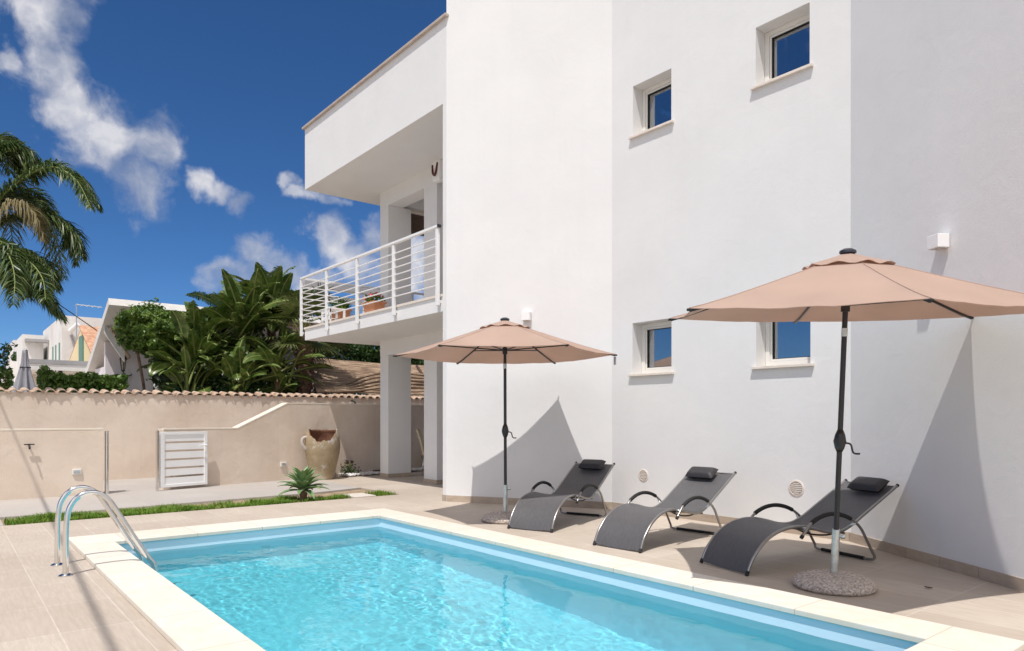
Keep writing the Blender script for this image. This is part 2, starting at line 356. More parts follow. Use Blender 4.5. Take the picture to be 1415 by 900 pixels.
# mitred-looking ring as one solid
top = []
def ringsolid(mb, a, bq, z0, z1):
    ax0, ax1, ay0, ay1 = a; bx0, bx1, by0, by1 = bq
    I = [(ax0,ay0),(ax1,ay0),(ax1,ay1),(ax0,ay1)]; O = [(bx0,by0),(bx1,by0),(bx1,by1),(bx0,by1)]
    it = [mb.vert((*q, z1)) for q in I]; ib = [mb.vert((*q, z0)) for q in I]; ot = [mb.vert((*q, z1)) for q in O]; ob = [mb.vert((*q, z0)) for q in O]
    for i in range(4):
        j = (i+1) % 4
        mb.face([ot[i], ot[j], it[j], it[i]]); mb.face([ob[j], ob[i], ib[i], ib[j]]); mb.face([ob[i], ob[j], ot[j], ot[i]]); mb.face([it[i], it[j], ib[j], ib[i]])
ringsolid(c, (ix0, ix1, iy0, iy1), (OX0, OX1, OY0, OY1), .001, .042)
c.build('coping', M['coping'], pool, bevel=.006)
# underwater fittings
w = MB(); w.lathe([(0,.0),(.03,.0),(.045,.012),(.05,.0)], (0,0,0), 20)
for v_ in w.v: v_[:] = (v_.z + PX0+.002, v_.x + 2.9, v_.y - .55)
w.build('inlet_nozzle', M['white_paint'], pool, smooth=True, auto=40)

# rippled water sheet
NXw, NYw = 600, 280
wv = [(random.uniform(0, 2*PI), random.uniform(5, 26), random.uniform(0, 2*PI)) for _ in range(26)]
def ripple(x, y):
    q = Vector((x*3.1, y*3.1, 3.3)); ww = noise.noise(q)*.5
    z = 0
    am = max(.35, 1 + 1.1*noise.noise(Vector((x*.75 + y*.25, y*1.1, 12.2))))          # calmer and livelier patches
    z += .0030*noise.noise(Vector((x*1.9+ww, y*2.6, 1.7)))
    z += .0016*am*noise.noise(Vector((x*5.6+y, y*6.8+ww, 5.1)))
    z += .00068*am*noise.noise(Vector((x*12+ww*2+y*2, y*15, 9.4)))
    z += .00028*am*noise.noise(Vector((x*24+ww*2, y*29, 3.4)))
    return z
w = MB(); rows = []
for j in range(NYw+1):
    y = PY0 + (PY1-PY0)*j/NYw
    rows.append([(PX0 + (PX1-PX0)*i/NXw, y, -.108 + ripple(PX0 + (PX1-PX0)*i/NXw, y)) for i in range(NXw+1)])
w.grid(rows)
water = w.build('water', M['water'], smooth=True, recalc=False, kind='structure')

# ladder
lad = thing('pool_ladder', 'polished steel pool ladder curving over the pool edge', 'pool ladder', (-7.03, .79, 0))
prof = [(.785, .0), (.787, .3), (.795, .46), (.815, .555), (.862, .627), (.93, .665), (1.01, .66), (1.085, .61), (1.15, .51), (1.26, .31), (1.385, .095), (1.43, .03), (1.452, -.04), (1.458, -.2), (1.46, -1.0)]
for x in (-7.30, -6.77):
    t_ = MB(); t_.tube(smoothpath([(x, yy, zz) for yy, zz in prof], 6), .0215, 14)
    rail = t_.build('rail', M['steel'], lad, smooth=True, auto=50)
    f_ = MB(); f_.lathe([(0, .001), (.052, .001), (.052, .006), (.04, .014), (.0225, .02), (.0225, .03)], (x, .785, .0), 24)
    f_.build('floor_flange', M['steel'], rail, smooth=True, auto=40)
for z in (-.42, -.68, -.94):
    t_ = MB(); t_.box((-7.28, 1.42, z), (-6.79, 1.50, z+.03)); t_.build('step', M['steel'], lad, bevel=.006)

# ================================================================== VILLA
villa = thing('white_villa', 'tall white rendered villa with folded facade, recessed windows and corner balcony', 'house', (-5, 8, 0))
A0, A1, C0, C1 = (-9.035, 6.02), (-6.84, 7.36), (-3.48, 7.35), (-1.3, 6.02)
TOPZ = 10.5
# wall facets
def wall_grid(mb, y, x0, x1, z0, z1, holes, depth):
    xs = sorted({x0, x1, *[h[0] for h in holes], *[h[1] for h in holes]}); zs = sorted({z0, z1, *[h[2] for h in holes], *[h[3] for h in holes]})
    for i in range(len(xs)-1):
        for j in range(len(zs)-1):
            xa, xb, za, zb = xs[i], xs[i+1], zs[j], zs[j+1]
            if any(h[0] <= xa and xb <= h[1] and h[2] <= za and zb <= h[3] for h in holes): continue
            mb.poly([(xa, y, za), (xb, y, za), (xb, y, zb), (xa, y, zb)])
    for hx0_, hx1_, hz0, hz1 in holes:
        yb = y + depth
        mb.poly([(hx0_, y, hz0), (hx0_, y, hz1), (hx0_, yb, hz1), (hx0_, yb, hz0)]); mb.poly([(hx1_, y, hz0), (hx1_, yb, hz0), (hx1_, yb, hz1), (hx1_, y, hz1)])
        mb.poly([(hx0_, y, hz1), (hx1_, y, hz1), (hx1_, yb, hz1), (hx0_, yb, hz1)]); mb.poly([(hx0_, y, hz0), (hx0_, yb, hz0), (hx1_, yb, hz0), (hx1_, y, hz0)])
YB = 7.355
holes = [(-6.452, -5.800, 5.128, 5.822), (-4.582, -3.926, 5.128, 5.822), (-6.460, -5.797, 1.878, 2.580), (-4.575, -3.917, 1.878, 2.580)]
wl = MB()
wall_grid(wl, YB, A1[0], C0[0], 0, TOPZ, holes, .30)
def quad(a, b_, z0, z1): wl.poly([(*a, z0), (*b_, z0), (*b_, z1), (*a, z1)])
quad((-9.136, 6.02), A0, 0, 7.43); quad(A0, (A1[0], YB), 0, TOPZ); quad((C0[0], YB), C1, 0, TOPZ); quad(C1, (6, 6.02), 0, TOPZ)
quad((-9.136, 14), (-9.136, 6.02), 0, 7.43); quad((-9.02, 14), A0, 7.43, TOPZ); quad((6, 6.02), (6, 14), 0, TOPZ); quad((6, 14), (-9.02, 14), 0, TOPZ)
wl.poly([(*A0, TOPZ), (A1[0], YB, TOPZ), (C0[0], YB, TOPZ), (*C1, TOPZ), (6, 6.02, TOPZ), (6, 14, TOPZ), (-9.02, 14, TOPZ)])
wl.build('wall', M['white_plaster'], villa, recalc=False)
# skirting tiles, 9 mm proud
sk = MB()
def skirt(a, b_, t=.010, h=.095):
    a = Vector((*a, 0)); b_ = Vector((*b_, 0)); dd = (b_-a).normalized(); nrm = Vector((dd.y, -dd.x, 0))
    L = (b_-a).length; n = max(1, round(L/.40))
    for i in range(n):
        p0 = a + dd*(L*i/n + .0015); p1 = a + dd*(L*(i+1)/n - .0015)
        sk.prism([(p0 - nrm*.002)[:2], (p0 + nrm*t)[:2], (p1 + nrm*t)[:2], (p1 - nrm*.002)[:2]], .001, h)
skirt((-9.146, 6.02), A0); skirt((A0[0]+.006, A0[1]+.003), (A1[0]+.008, YB)); skirt((A1[0]+.012, YB), (C0[0]-.012, YB)); skirt((C0[0]-.006, YB), C1); skirt(C1, (6, 6.02))
sk.build('skirting', M['skirt'], villa)
# windows
for k, (x0, x1, z0, z1) in enumerate(holes):
    y = YB + .19
    f_ = MB(); t = .055
    e = .003
    f_.box((x0+e, y, z0+e), (x0+t, y+.08, z1-e)); f_.box((x1-t, y, z0+e), (x1-e, y+.08, z1-e)); f_.box((x0+t, y, z1-t), (x1-t, y+.08, z1-e)); f_.box((x0+t, y, z0+e), (x1-t, y+.08, z0+t+.01))
    # inner sash
    s2 = .028
    f_.box((x0+t+.002, y+.012, z0+t+.012), (x0+t+s2, y+.07, z1-t-.002)); f_.box((x1-t-s2, y+.012, z0+t+.012), (x1-t-.002, y+.07, z1-t-.002))
    f_.box((x0+t+s2, y+.012, z1-t-s2), (x1-t-s2, y+.07, z1-t-.002)); f_.box((x0+t+s2, y+.012, z0+t+.012), (x1-t-s2, y+.07, z0+t+s2+.01))
    fr = f_.build('window', M['white_frame'], villa, bevel=.003)
    pn = MB(); pn.box((x0+t+.02, y+.038, z0+t+.02), (x1-t-.02, y+.048, z1-t-.02)); pn.build('pane', M['glass'], fr)
    gk = MB(); a_, b_, c_, d_ = x0+t+s2-.001, x1-t-s2+.001, z0+t+s2+.009, z1-t-s2+.001; gt_ = .009
    gk.box((a_, y+.018, c_), (a_+gt_, y+.037, d_)); gk.box((b_-gt_, y+.018, c_), (b_, y+.037, d_)); gk.box((a_+gt_, y+.018, c_), (b_-gt_, y+.037, c_+gt_)); gk.box((a_+gt_, y+.018, d_-gt_), (b_-gt_, y+.037, d_)); gk.build('gasket', M['rubber'], fr)
    sl = MB(); sl.box((x0-.045, YB-.045, z0-.028), (x1+.045, YB-.003, z0+.003)); sl.box((x0+.003, YB-.003, z0-.026), (x1-.003, y+.002, z0+.002)); sl.build('sill', M['sill'], fr, bevel=.003)
    cu = MB(); cu.slab([[(x0+t+s2 + .15*i/16, y+.125 + .012*math.sin(i*1.5+k), zz_) for i in range(17)] for zz_ in (z0+.05, z1-.02)], .004); cu.build('curtain', M['curtain'], fr, smooth=True)
    rm = MB(); rm.box((x0-.5, y+1.6, z0-.8), (x1+.5, y+1.64, z1+.4)); rm.build('room_wall', M['dark_interior'], fr)
    ct = MB(); ct.box((x0+t+s2, y+.048, z0+t+.05), (x0+t+s2+.012, y+.05, z0+t+.07)); ct.build('latch', M['black'], fr)
# roof slab over the loggia with tall fascia and stone cap
rf = MB(); rf.box((-14.46, 6.02, 6.14), (-9.138, 11.0, 7.43)); roof = rf.build('loggia_roof', M['white_plaster'], villa)
cp_ = MB(); cp_.box((-14.51, 5.97, 7.43), (-9.0, 6.35, 7.475)); cp_.box((-14.51, 6.35, 7.43), (-14.1, 11.05, 7.475)); cp_.build('stone_cap', M['cap'], roof, bevel=.004)
# beams and columns
bm_ = MB(); bm_.box((-13.642, 7.372, 5.80), (-9.14, 7.72, 6.139)); bm_.box((-13.642, 10.3, 5.80), (-9.14, 10.6, 6.139)); bm_.box((-13.642, 7.722, 5.86), (-13.3, 10.298, 6.139))
bm_.build('upper_beam', M['white_plaster'], villa)
for y0_, y1_ in ((7.37, 7.72), (10.3, 10.6)):
    bm_ = MB(); bm_.box((-13.64, y0_, 2.61), (-9.14, y1_, 2.929)); bm_.build('lower_beam', M['white_plaster'], villa)
for (z0, z1) in ((.001, 2.609), (3.201, 5.799)):
    for (x0, x1, y0, y1) in ((-13.638, -13.288, 7.374, 7.93), (-11.86, -11.4, 7.374, 7.75), (-13.638, -13.3, 10.31, 10.59)):
        q = MB(); q.box((x0, y0, z0), (x1, y1, z1)); cl = q.build('column', M['white_plaster'], villa)
        if z0 < .1:
            q = MB(); q.box((x0-.01, y0-.01, .0005), (x1+.01, y1+.01, .085)); q.build('column_skirting', M['skirt'], cl)
# balcony slab
bl = MB(); bl.box((-14.46, 6.02, 2.93), (-9.138, 11.0, 3.16)); slab = bl.build('balcony_slab', M['white_plaster'], villa)
bl = MB(); bl.box((-14.48, 6.0, 3.16), (-9.14, 11.02, 3.199)); bl.build('stone_edge', M['sill'], slab)
# railing
rl = MB(); yr = 5.965
rl.box((-14.52, yr-.03, 4.225), (-9.17, yr+.03, 4.265)); rl.box((-14.55, yr+.03, 4.225), (-14.49, 10.9, 4.265))
rail = rl.build('balcony_railing', M['white_paint'], villa, bevel=.004)
for i in range(7):
    z = 3.335 + i*.122
    t_ = MB(); t_.tube([(-14.50, yr, z), (-9.18, yr, z)], .011, 8); t_.build('rail_bar', M['white_paint'], rail, smooth=True, auto=40)
    t_ = MB(); t_.tube([(-14.52, yr+.02, z), (-14.52, 10.9, z)], .011, 8); t_.build('rail_bar', M['white_paint'], rail, smooth=True, auto=40)
for x in (-14.52, -13.25, -11.92, -10.56, -9.20):
    t_ = MB(); t_.box((x-.032, yr-.022, 3.02), (x+.032, yr+.022, 4.224)); t_.box((x-.02, yr+.022, 3.06), (x+.02, yr+.054, 3.11)); t_.build('post', M['white_paint'], rail, bevel=.003)
for y in (7.3, 8.7, 10.1):
    t_ = MB(); t_.box((-14.542, y-.03, 3.02), (-14.498, y+.03, 4.224)); t_.build('post', M['white_paint'], rail, bevel=.003)
t_ = MB(); t_.box((-9.17, yr-.03, 4.222), (-9.14, yr+.03, 4.268)); t_.build('end_cap', M['black'], rail)

# fittings on the villa
def wall_lamp(px, py, a, b_, label, sx=.13, sy=.11, sz=.125):
    a3 = Vector((*a, 0)); dd = (Vector((*b_, 0))-a3).normalized(); nrm = Vector((dd.y, -dd.x, 0))
    r = ray(px, py); o = Vector((0, 0, EYE)); t = (a3-o).dot(nrm)/r.dot(nrm); P = o + r*t
    mt = Matrix.Translation(P) @ Matrix(((dd.x, nrm.x, 0, 0), (dd.y, nrm.y, 0, 0), (0, 0, 1, 0), (0, 0, 0, 1)))
    th = thing('wall_lamp', label, 'wall lamp', P, 'square white lamps on the villa facade')
    q = MB(); q.box((-sx/2, .012, -sz/2), (sx/2, sy, sz/2), mt); q.build('lamp_housing', M['white_paint'], th, bevel=.004)
    q = MB(); q.box((-sx*.35, .001, -sz*.35), (sx*.35, .012, sz*.35), mt); q.build('back_plate', M['white_paint'], th)
    q = MB(); q.box((-sx*.36, .03, -sz/2-.004), (sx*.36, sy-.02, -sz/2+.002), mt); q.build('lens', M['lamp_glass'], th)
wall_lamp(1306, 335, (C0[0], YB), C1, 'square white lamp fixed above the nearer parasol', .13, .12, .115)
wall_lamp(729, 438, A0, (A1[0], YB), 'square white lamp fixed just above the farther parasol', .13, .10, .125)
for x, r, lb in ((-6.265, .083, 'round white vent in the wall between the first two loungers'), (-4.08, .092, 'round white vent in the wall behind the nearest lounger')):
    th = thing('wall_vent', lb, 'vent', (x, YB, .508), 'round vents low in the white wall')
    q = MB(); q.lathe([(0, .002), (r*.8, .002), (r*.82, .010), (r, .006), (r, -.001)], (0, 0, 0), 28)
    for v_ in q.v: v_[:] = (x + v_.x, YB - v_.z, .508 + v_.y)
    q.build('vent_rim', M['sill'], th, smooth=True, auto=30)
    q = MB(); q.lathe([(0, .0026), (r*.79, .0026)], (0, 0, 0), 28)
    for v_ in q.v: v_[:] = (x + v_.x, YB - v_.z, .508 + v_.y)
    q.build('vent_screen', M['awning'], th)
    q = MB()
    for i in range(6):
        zz = (-.62 + i*.235)*r; hw = math.sqrt(max(1e-5, (r*.76)**2 - (abs(zz)+.006)**2))
        q.box((x-hw, YB-.0075, .508+zz-.004), (x+hw, YB-.003, .508+zz+.009))
    q.build('louvre', M['sill'], th)
# siren on the upper column
th = thing('alarm_siren', 'white alarm siren with red lens fixed under the loggia roof', 'alarm', (-11.6, 7.37, 5.7))
P = on_y(605, 237, 7.30)
q = MB(); q.box((P.x-.12, 7.24, P.z-.20), (P.x+.14, 7.371, P.z+.20)); q.build('siren_housing', M['white_paint'], th, bevel=.03)
q = MB(); q.tube(smoothpath([(P.x-.09, 7.24, P.z+.12), (P.x-.06, 7.225, P.z-.03), (P.x, 7.225, P.z-.09), (P.x+.05, 7.225, P.z-.03), (P.x+.08, 7.24, P.z+.13)], 5), [.022]*21, 8)
q.build('siren_lens', mat('siren_red', (.09, .010, .008), rough=.2), th, smooth=True)

# ------------------------------------------------ things on the balcony
def planter(px, py, y, lb, flowers):
    P = on_y(px, py, y); x = P.x; zb = 3.43
    th = thing('planter', lb, 'planter', (x, y, 3.2), 'long planters on the balcony')
    q = MB(); w0, w1 = .21, .25
    a = [(-w0, -.10, 0), (w0, -.10, 0), (w0, .10, 0), (-w0, .10, 0)]; bq = [(-w1, -.14, .24), (w1, -.14, .24), (w1, .14, .24), (-w1, .14, .24)]
    ids = [q.vert((x+k[0], y+k[1], zb+k[2])) for k in a+bq]
    for f in ((3,2,1,0),(0,1,5,4),(1,2,6,5),(2,3,7,6),(3,0,4,7),(4,5,6,7)): q.face([ids[k] for k in f])
    q.box((x-.27, y-.16, zb+.21), (x+.27, y+.16, zb+.245)); q.build('trough', M['terracotta'], th, bevel=.006)
    for sx in (-.16, .16):
        q = MB(); q.box((x+sx-.04, y-.09, 3.2), (x+sx+.04, y+.09, zb)); q.build('stand', M['terracotta'], th)
    q = MB()
    for _ in range(230 if not flowers else 120):
        c0 = Vector((x+random.uniform(-.24, .24), y+random.uniform(-.15, .15), zb+.25+abs(random.gauss(0, .06)))); leafquad(q, c0, .05)
    if not flowers:
        for k in range(46):
            c0 = Vector((x+random.uniform(-.16, .16), y, zb+.25)); d_ = Vector((random.gauss(0, 1), random.gauss(0, .5), random.uniform(.4, 1.6))).normalized(); sd = d_.cross(Vector((0, 1, 0))).normalized()*.018
            m_ = c0 + d_*.22; t_ = c0 + d_*.40 + Vector((0, 0, -.08)); q.poly([c0-sd, c0+sd, m_+sd, m_-sd]); q.poly([m_-sd, m_+sd, t_])
    q.build('foliage', M['leaf_bush'], th, recalc=False)
    if flowers:
        for _ in range(14):
            c1 = Vector((x+random.uniform(-.22, .22), y+random.uniform(-.15, .15), zb+.32+random.uniform(0, .09))); q = MB()
            for _ in range(8): leafquad(q, c1 + Vector((random.gauss(0, .018), random.gauss(0, .018), random.gauss(0, .015))), .03)
            q.build('flower', M['red_flower'], th, recalc=False)
def leafquad(mb, c0, s, d=None, asp=.5):
    if d is None: d = Vector((random.gauss(0, 1), random.gauss(0, 1), random.gauss(0, 1))).normalized()
    a, b_ = frame_of(d); th = random.uniform(0, 2*PI); u = a*math.cos(th) + b_*math.sin(th); v = d.cross(u)
    l = s*random.uniform(.7, 1.3)
    i = [mb.vert(c0 - u*l), mb.vert(c0 + v*l*asp), mb.vert(c0 + u*l), mb.vert(c0 - v*l*asp)]
    mb.face(i)
planter(517, 424, 7.0, 'terracotta trough of red flowers beside the upper column', True)
planter(470, 434, 6.9, 'terracotta trough of green leaves in the middle of the balcony', False)
# low white slatted stool on the balcony
th = thing('garden_stool', 'low white slatted stool behind the railing at the balcony corner', 'stool', (-14.12, 6.5, 3.2))
for i in range(5):
    q = MB(); q.box((-14.34 + .09*i, 6.32, 3.575), (-14.34 + .09*i + .065, 6.70, 3.60)); q.build('slat', M['white_paint'], th)
for x in (-14.31, -13.93):
    for y in (6.35, 6.67):
        q = MB(); q.box((x-.02, y-.02, 3.2), (x+.02, y+.02, 3.574)); q.build('leg', M['white_paint'], th)
q = MB(); q.box((-14.33, 6.335, 3.50), (-13.91, 6.365, 3.574)); q.box((-14.33, 6.345, 3.36), (-13.91, 6.36, 3.43)); q.build('apron', M['white_paint'], th)
th = thing('folding_chair', 'dark folding chair standing by the inner end of the balcony', 'chair', (-12.3, 8.6, 3.2))
P = on_y(604, 398, 8.6)
for sx in (-.2, .2):
    q = MB(); q.tube([(P.x+sx, 8.5, 3.2), (P.x+sx, 8.85, 4.1)], .02, 8); q.build('leg', M['black'], th, smooth=True)
    q = MB(); q.tube([(P.x+sx, 8.95, 3.2), (P.x+sx, 8.5, 3.66)], .02, 8); q.build('leg', M['black'], th, smooth=True)
q = MB(); q.box((P.x-.22, 8.42, 3.64), (P.x+.22, 8.8, 3.665)); q.build('seat', M['wood_dark'], th)
q = MB(); q.slab([[(P.x-.22, 8.70, 3.80), (P.x+.22, 8.70, 3.80)], [(P.x-.26, 8.88, 4.28), (P.x+.22, 8.88, 4.28)]], .02); q.build('backrest', M['wood_dark'], th)
# rolled bamboo blind hung at the far beam
th = thing('bamboo_blind', 'dark bamboo blind half rolled up under the loggia roof', 'blind', (-13.45, 9.1, 5.79))
ya0, ya1 = 7.98, 10.25
q = MB()
for i in range(8): q.box((-13.46, ya0, 5.77-.046*i-.040), (-13.44, ya1, 5.77-.046*i))
q.build('slats', M['wood_dark'], th)
q = MB(); q.tube([(-13.43, ya0, 5.37), (-13.43, ya1, 5.37)], .05, 12); q.build('roll', M['wood_dark'], th, smooth=True, auto=40)
q = MB(); q.box((-13.48, ya0-.02, 5.785), (-13.42, ya1+.02, 5.83)); q.build('head_rail', M['cream'], th)

# ------------------------------------------------ under the portico
def dining_chair(x, y, rot, label):
    th = thing('dining_chair', label, 'chair', (x, y, 0), 'beige dining chairs under the portico')
    mt = Matrix.Translation((x, y, 0)) @ Matrix.Rotation(rot, 4, 'Z')
    q = MB(); q.slab([[mt @ Vector((-.22+.44*i/4, -.22+.44*j/4, .47)) for i in range(5)] for j in range(5)], .06); q.build('seat', M['beige_cloth'], th)
    q = MB(); q.slab([[mt @ Vector((-.21+.42*i/4, .22+.14*(j/6)**1.4, .47+.55*j/6)) for i in range(5)] for j in range(7)], .035); q.build('backrest', M['beige_cloth'], th, smooth=True, auto=40)
    for sx in (-1, 1):
        for sy in (-1, 1):
            q = MB(); q.tube([mt @ Vector((sx*.19, sy*.19, .42)), mt @ Vector((sx*.2, sy*.22, 0))], .014, 8); q.build('leg', M['steel'], th, smooth=True)
dining_chair(-13.22, 8.46, 2.46, 'beige dining chair with tall back, seen between the columns')
th = thing('dining_table', 'beige draped table with dark top between the portico columns', 'table', (-13.0, 9.1, 0))
q = MB(); q.box((-13.15, 8.78, .74), (-11.7, 9.6, .775)); q.build('tabletop', M['wood_dark'], th, bevel=.005)
q = MB(); q.box((-13.11, 8.81, .35), (-11.74, 9.57, .739)); q.build('table_skirt', M['beige_cloth'], th)
for x in (-13.05, -11.8):
    for y in (8.86, 9.52):
        q = MB(); q.box((x-.03, y-.03, .001), (x+.03, y+.03, .36)); q.build('leg', M['wood_dark'], th)
# gravel bed with plants by the wall
pb = MB()
def pebble(mb, c0, r):
    base = len(mb.v); k = 5
    for z, rr in ((-.5, .75), (.25, 1), (.7, .55)):
        for i in range(k):
            a = 2*PI*i/k + z; mb.vert(c0 + Vector((math.cos(a)*rr*r*random.uniform(.8, 1.2), math.sin(a)*rr*r*random.uniform(.8, 1.2), z*r*.8)))
    for l in range(2):
        for i in range(k): j = (i+1) % k; mb.face([base+l*k+i, base+l*k+j, base+(l+1)*k+j, base+(l+1)*k+i])
    mb.face([base+2*k+i for i in range(k)])
for _ in range(2600):
    y = random.uniform(6.75, 11.5); pebble(pb, Vector((-13.62 - .202*(y-3.06) + random.uniform(.03, .45), y, .025+random.uniform(0, .03))), random.uniform(.015, .032))
o = pb.build('white_gravel', M['pebble'], recalc=False); tag(o, 'strip of white pebbles along the foot of the low wall', 'gravel', kind='stuff')
def small_plant(P, n, h, leafm, lb, name='potted_plant', flower=None, group=None):
    th = thing(name, lb, 'plant', P, group)
    q = MB()
    for _ in range(n):
        c0 = Vector(P) + Vector((random.gauss(0, h*.35), random.gauss(0, h*.35), abs(random.gauss(h*.45, h*.25)))); leafquad(q, c0, h*.16)
    q.build('foliage', leafm, th, recalc=False)
    if flower:
        q = MB()
        for _ in range(3):
            c0 = Vector(P) + Vector((random.gauss(0, h*.22), random.gauss(0, h*.22), h*1.15)); q.tube([Vector(P), c0], .006, 5)
        q.build('stem', M['stem_green'], th)
        for _ in range(3):
            q = MB(); c0 = Vector(P) + Vector((random.gauss(0, h*.25), random.gauss(0, h*.25), h*1.15))
            for _ in range(14): leafquad(q, c0 + Vector((random.gauss(0, .02), random.gauss(0, .02), random.gauss(0, .02))), .035)
            q.build('flower', flower, th, recalc=False)
small_plant((-14.28, 6.95, .03), 90, .24, M['leaf_dark'], 'small dark flowering plant in white gravel right of the broken jar', flower=M['wood_dark'])
small_plant((-14.62, 9.45, .03), 120, .40, M['leaf_dark'], 'small dark shrub at the wall behind the dining chair', flower=M['red_flower'])
th = MB(); th.tube(smoothpath([(-14.4, 7.6, .06), (-14.25, 7.85, .07), (-14.38, 8.15, .09), (-14.3, 8.4, .06)], 5), .035, 8)
tag(th.build('driftwood', M['wood_dark'], smooth=True), 'dark twisted branch lying on the white gravel', 'branch')

# ================================================================== UMBRELLAS
def umbrella(name_label, base, ax, yaw, crank_a):
    ax = Vector(ax).normalized(); root = thing('parasol', name_label, 'parasol', base, 'tan parasols beside the pool')
    B = Vector(base)
    e1 = Vector((0, 1, 0)).cross(ax).normalized(); e2 = ax.cross(e1)
    H = 2.535; RIM = 2.074; R = 1.384
    def at(r, a, h): return B + ax*h + (e1*math.cos(a) + e2*math.sin(a))*r
    # canopy: six panels, ribs slightly arched, cloth sagging between them, hem scalloped
    nr, na = 18, 14
    def hgt(t): return RIM + (H-.035-RIM)*((1-t)**1.12)
    def pt(k, i, j):                      # j along rib 0..nr, i across panel 0..na
        t = .055 + .945*j/nr; f = i/na; a0 = yaw + k*PI/3; a1 = a0 + PI/3
        p = at(R*t, a0, hgt(t))*(1-f) + at(R*t, a1, hgt(t))*f
        sag = 4*f*(1-f)*t*t
        p = p + ax*(-.028*sag*(1-.4*t)) - (p - B - ax*(p-B).dot(ax))*(.035*4*f*(1-f)*t**4)
        p += ax*((.008*noise.noise(Vector((p.x*4, p.y*4, k))) + .005*noise.noise(Vector((p.x*9, p.y*9, k))))*t*4*f*(1-f))
        return p
    c = MB()
    for k in range(6):
        c.slab([[pt(k, i, j) for i in range(na+1)] for j in range(nr+1)], .004)
    c.build('canopy', M['tan_canopy'], root, smooth=True, auto=30)
    q = MB()
    for k in range(6):
        q.tube([at(R*(.055+.945*t), yaw+k*PI/3, hgt(.055+.945*t)+.001) for t in [i/10 for i in range(11)]], .0035, 5)
    q.build('seams', M['tan_canopy'], root, smooth=True)
    # vent flap on top, wavy hem
    q = MB(); rows = []
    for j in range(6):
        t = .02 + .21*j/5; row = []
        for i in range(49):
            a = yaw + 2*PI*i/48; f = (i % 8)/8; poly = math.cos(PI/6)/math.cos((f-.5)*PI/3)
            row.append(at(R*t*(poly if j else 1), a, hgt(t)+.012 + .008*(j/5) + (.011*math.sin(a*9+1)*(j/5)**2)))
        rows.append(row)
    q.slab(rows, .004); q.build('vent_flap', M['tan_canopy'], root, smooth=True, auto=30)
    q = MB()
    prof_ = [(0, H+.005), (.03, H+.002), (.056, H-.012), (.06, H-.028), (.045, H-.04), (.02, H-.06)]
    q.lathe(prof_, (0, 0, 0), 20)
    for v_ in q.v: v_[:] = B + e1*v_.x + e2*v_.y + ax*v_.z
    q.build('finial', mat('navy_plastic', (.02, .022, .035), rough=.35) if 'finial_m' not in M else M['finial_m'], root, smooth=True, auto=40)
    # ribs and stretchers
    for k in range(6):
        a = yaw + k*PI/3
        q = MB(); q.tube([at(R*t, a, hgt(t)-.018) for t in (.03, .3, .6, .9, .995)], .010, 6); 
        rb = q.build('rib', M['pole'], root, smooth=True)
        q = MB(); q.tube([at(.03, a, 2.13), at(R*.62, a, hgt(.62)-.02)], .008, 6); q.build('stretcher', M['pole'], rb, smooth=True)
        q = MB(); q.tube([at(R*.975, a, RIM-.006), at(R*1.012, a, RIM-.012)], .0095, 8); q.build('rib_cap', M['rubber'], rb, smooth=True)
    q = MB(); q.tube([at(0, 0, 2.08), at(0, 0, 2.16)], .032, 14); q.build('runner_hub', M['pole'], root, smooth=True, auto=40)
    q = MB(); q.tube([at(0, 0, .06), at(0, 0, H-.05)], .0195, 14); pole = q.build('pole', M['pole'], root, smooth=True, auto=40)
    q = MB(); q.tube([at(0, 0, 1.90), at(0, 0, 1.96)], .0225, 14); q.build('tilt_collar', M['galv'], pole, smooth=True, auto=40)
    # crank housing and handle
    q = MB(); q.tube([at(0, 0, 1.04), at(0, 0, 1.07), at(0, 0, 1.12), at(0, 0, 1.17), at(0, 0, 1.21)], [.02, .034, .046, .036, .02], 14); cr = q.build('crank_housing', M['pole'], root, smooth=True)
    q = MB(); q.tube(smoothpath([at(.04, crank_a, 1.11), at(.075, crank_a, 1.10), at(.095, crank_a, 1.04), at(.14, crank_a, 1.035)], 4), .007, 8); q.build('crank_handle', M['black'], cr, smooth=True)
    # base
    q = MB(); rows = []
    for r_, z_ in ((0, .115), (.06, .114), (.13, .108), (.20, .094), (.26, .072), (.295, .045), (.300, .022), (.288, .004), (.0, .002)):
        rows.append((r_, z_))
    q.lathe([(r_, z_) for r_, z_ in rows][::-1], B, 72)
    for v_ in q.v:
        if v_.z > .02: v_ += Vector((noise.noise(v_*38), noise.noise(v_*38+Vector((9, 0, 0))), noise.noise(v_*42)*1.2))*.006
    q.build('stone_base', M['stone_base'], root, smooth=True)
    q = MB(); q.tube([at(0, 0, .10), at(0, 0, .45)], .028, 16); sv = q.build('base_sleeve', M['galv'], root, smooth=True, auto=40)
    q = MB(); q.tube([at(.02, crank_a, .40), at(.055, crank_a, .40)], .012, 8); q.tube([at(.05, crank_a, .385), at(.05, crank_a, .415)], .016, 8); q.build('clamp_knob', M['galv'], sv, smooth=True)
    return root, at, R, RIM
M['finial_m'] = mat('navy_plastic', (.02, .022, .035), rough=.35)
u1, at1, R_, RIM_ = umbrella('tan parasol standing farther off, left of all the loungers', (-6.878, 5.464, 0), (-.0062, .0007, 1), 4.0282, .9)
u2, at2, R_, RIM_ = umbrella('tan parasol leaning slightly over the nearest lounger', (-2.629, 5.283, 0), (.0701, -.0567, 1), 3.3787, .4)
P = at1(R_*1.0, 4.0282 + PI, RIM_)
q = MB(); q.box((P.x-.035, P.y-.001, P.z-.13), (P.x+.005, P.y+.001, P.z-.03)); q.box((P.x-.018, P.y-.0005, P.z-.032), (P.x-.014, P.y+.0005, P.z-.0))
q.build('care_tag', M['grey_cloth'], u1)

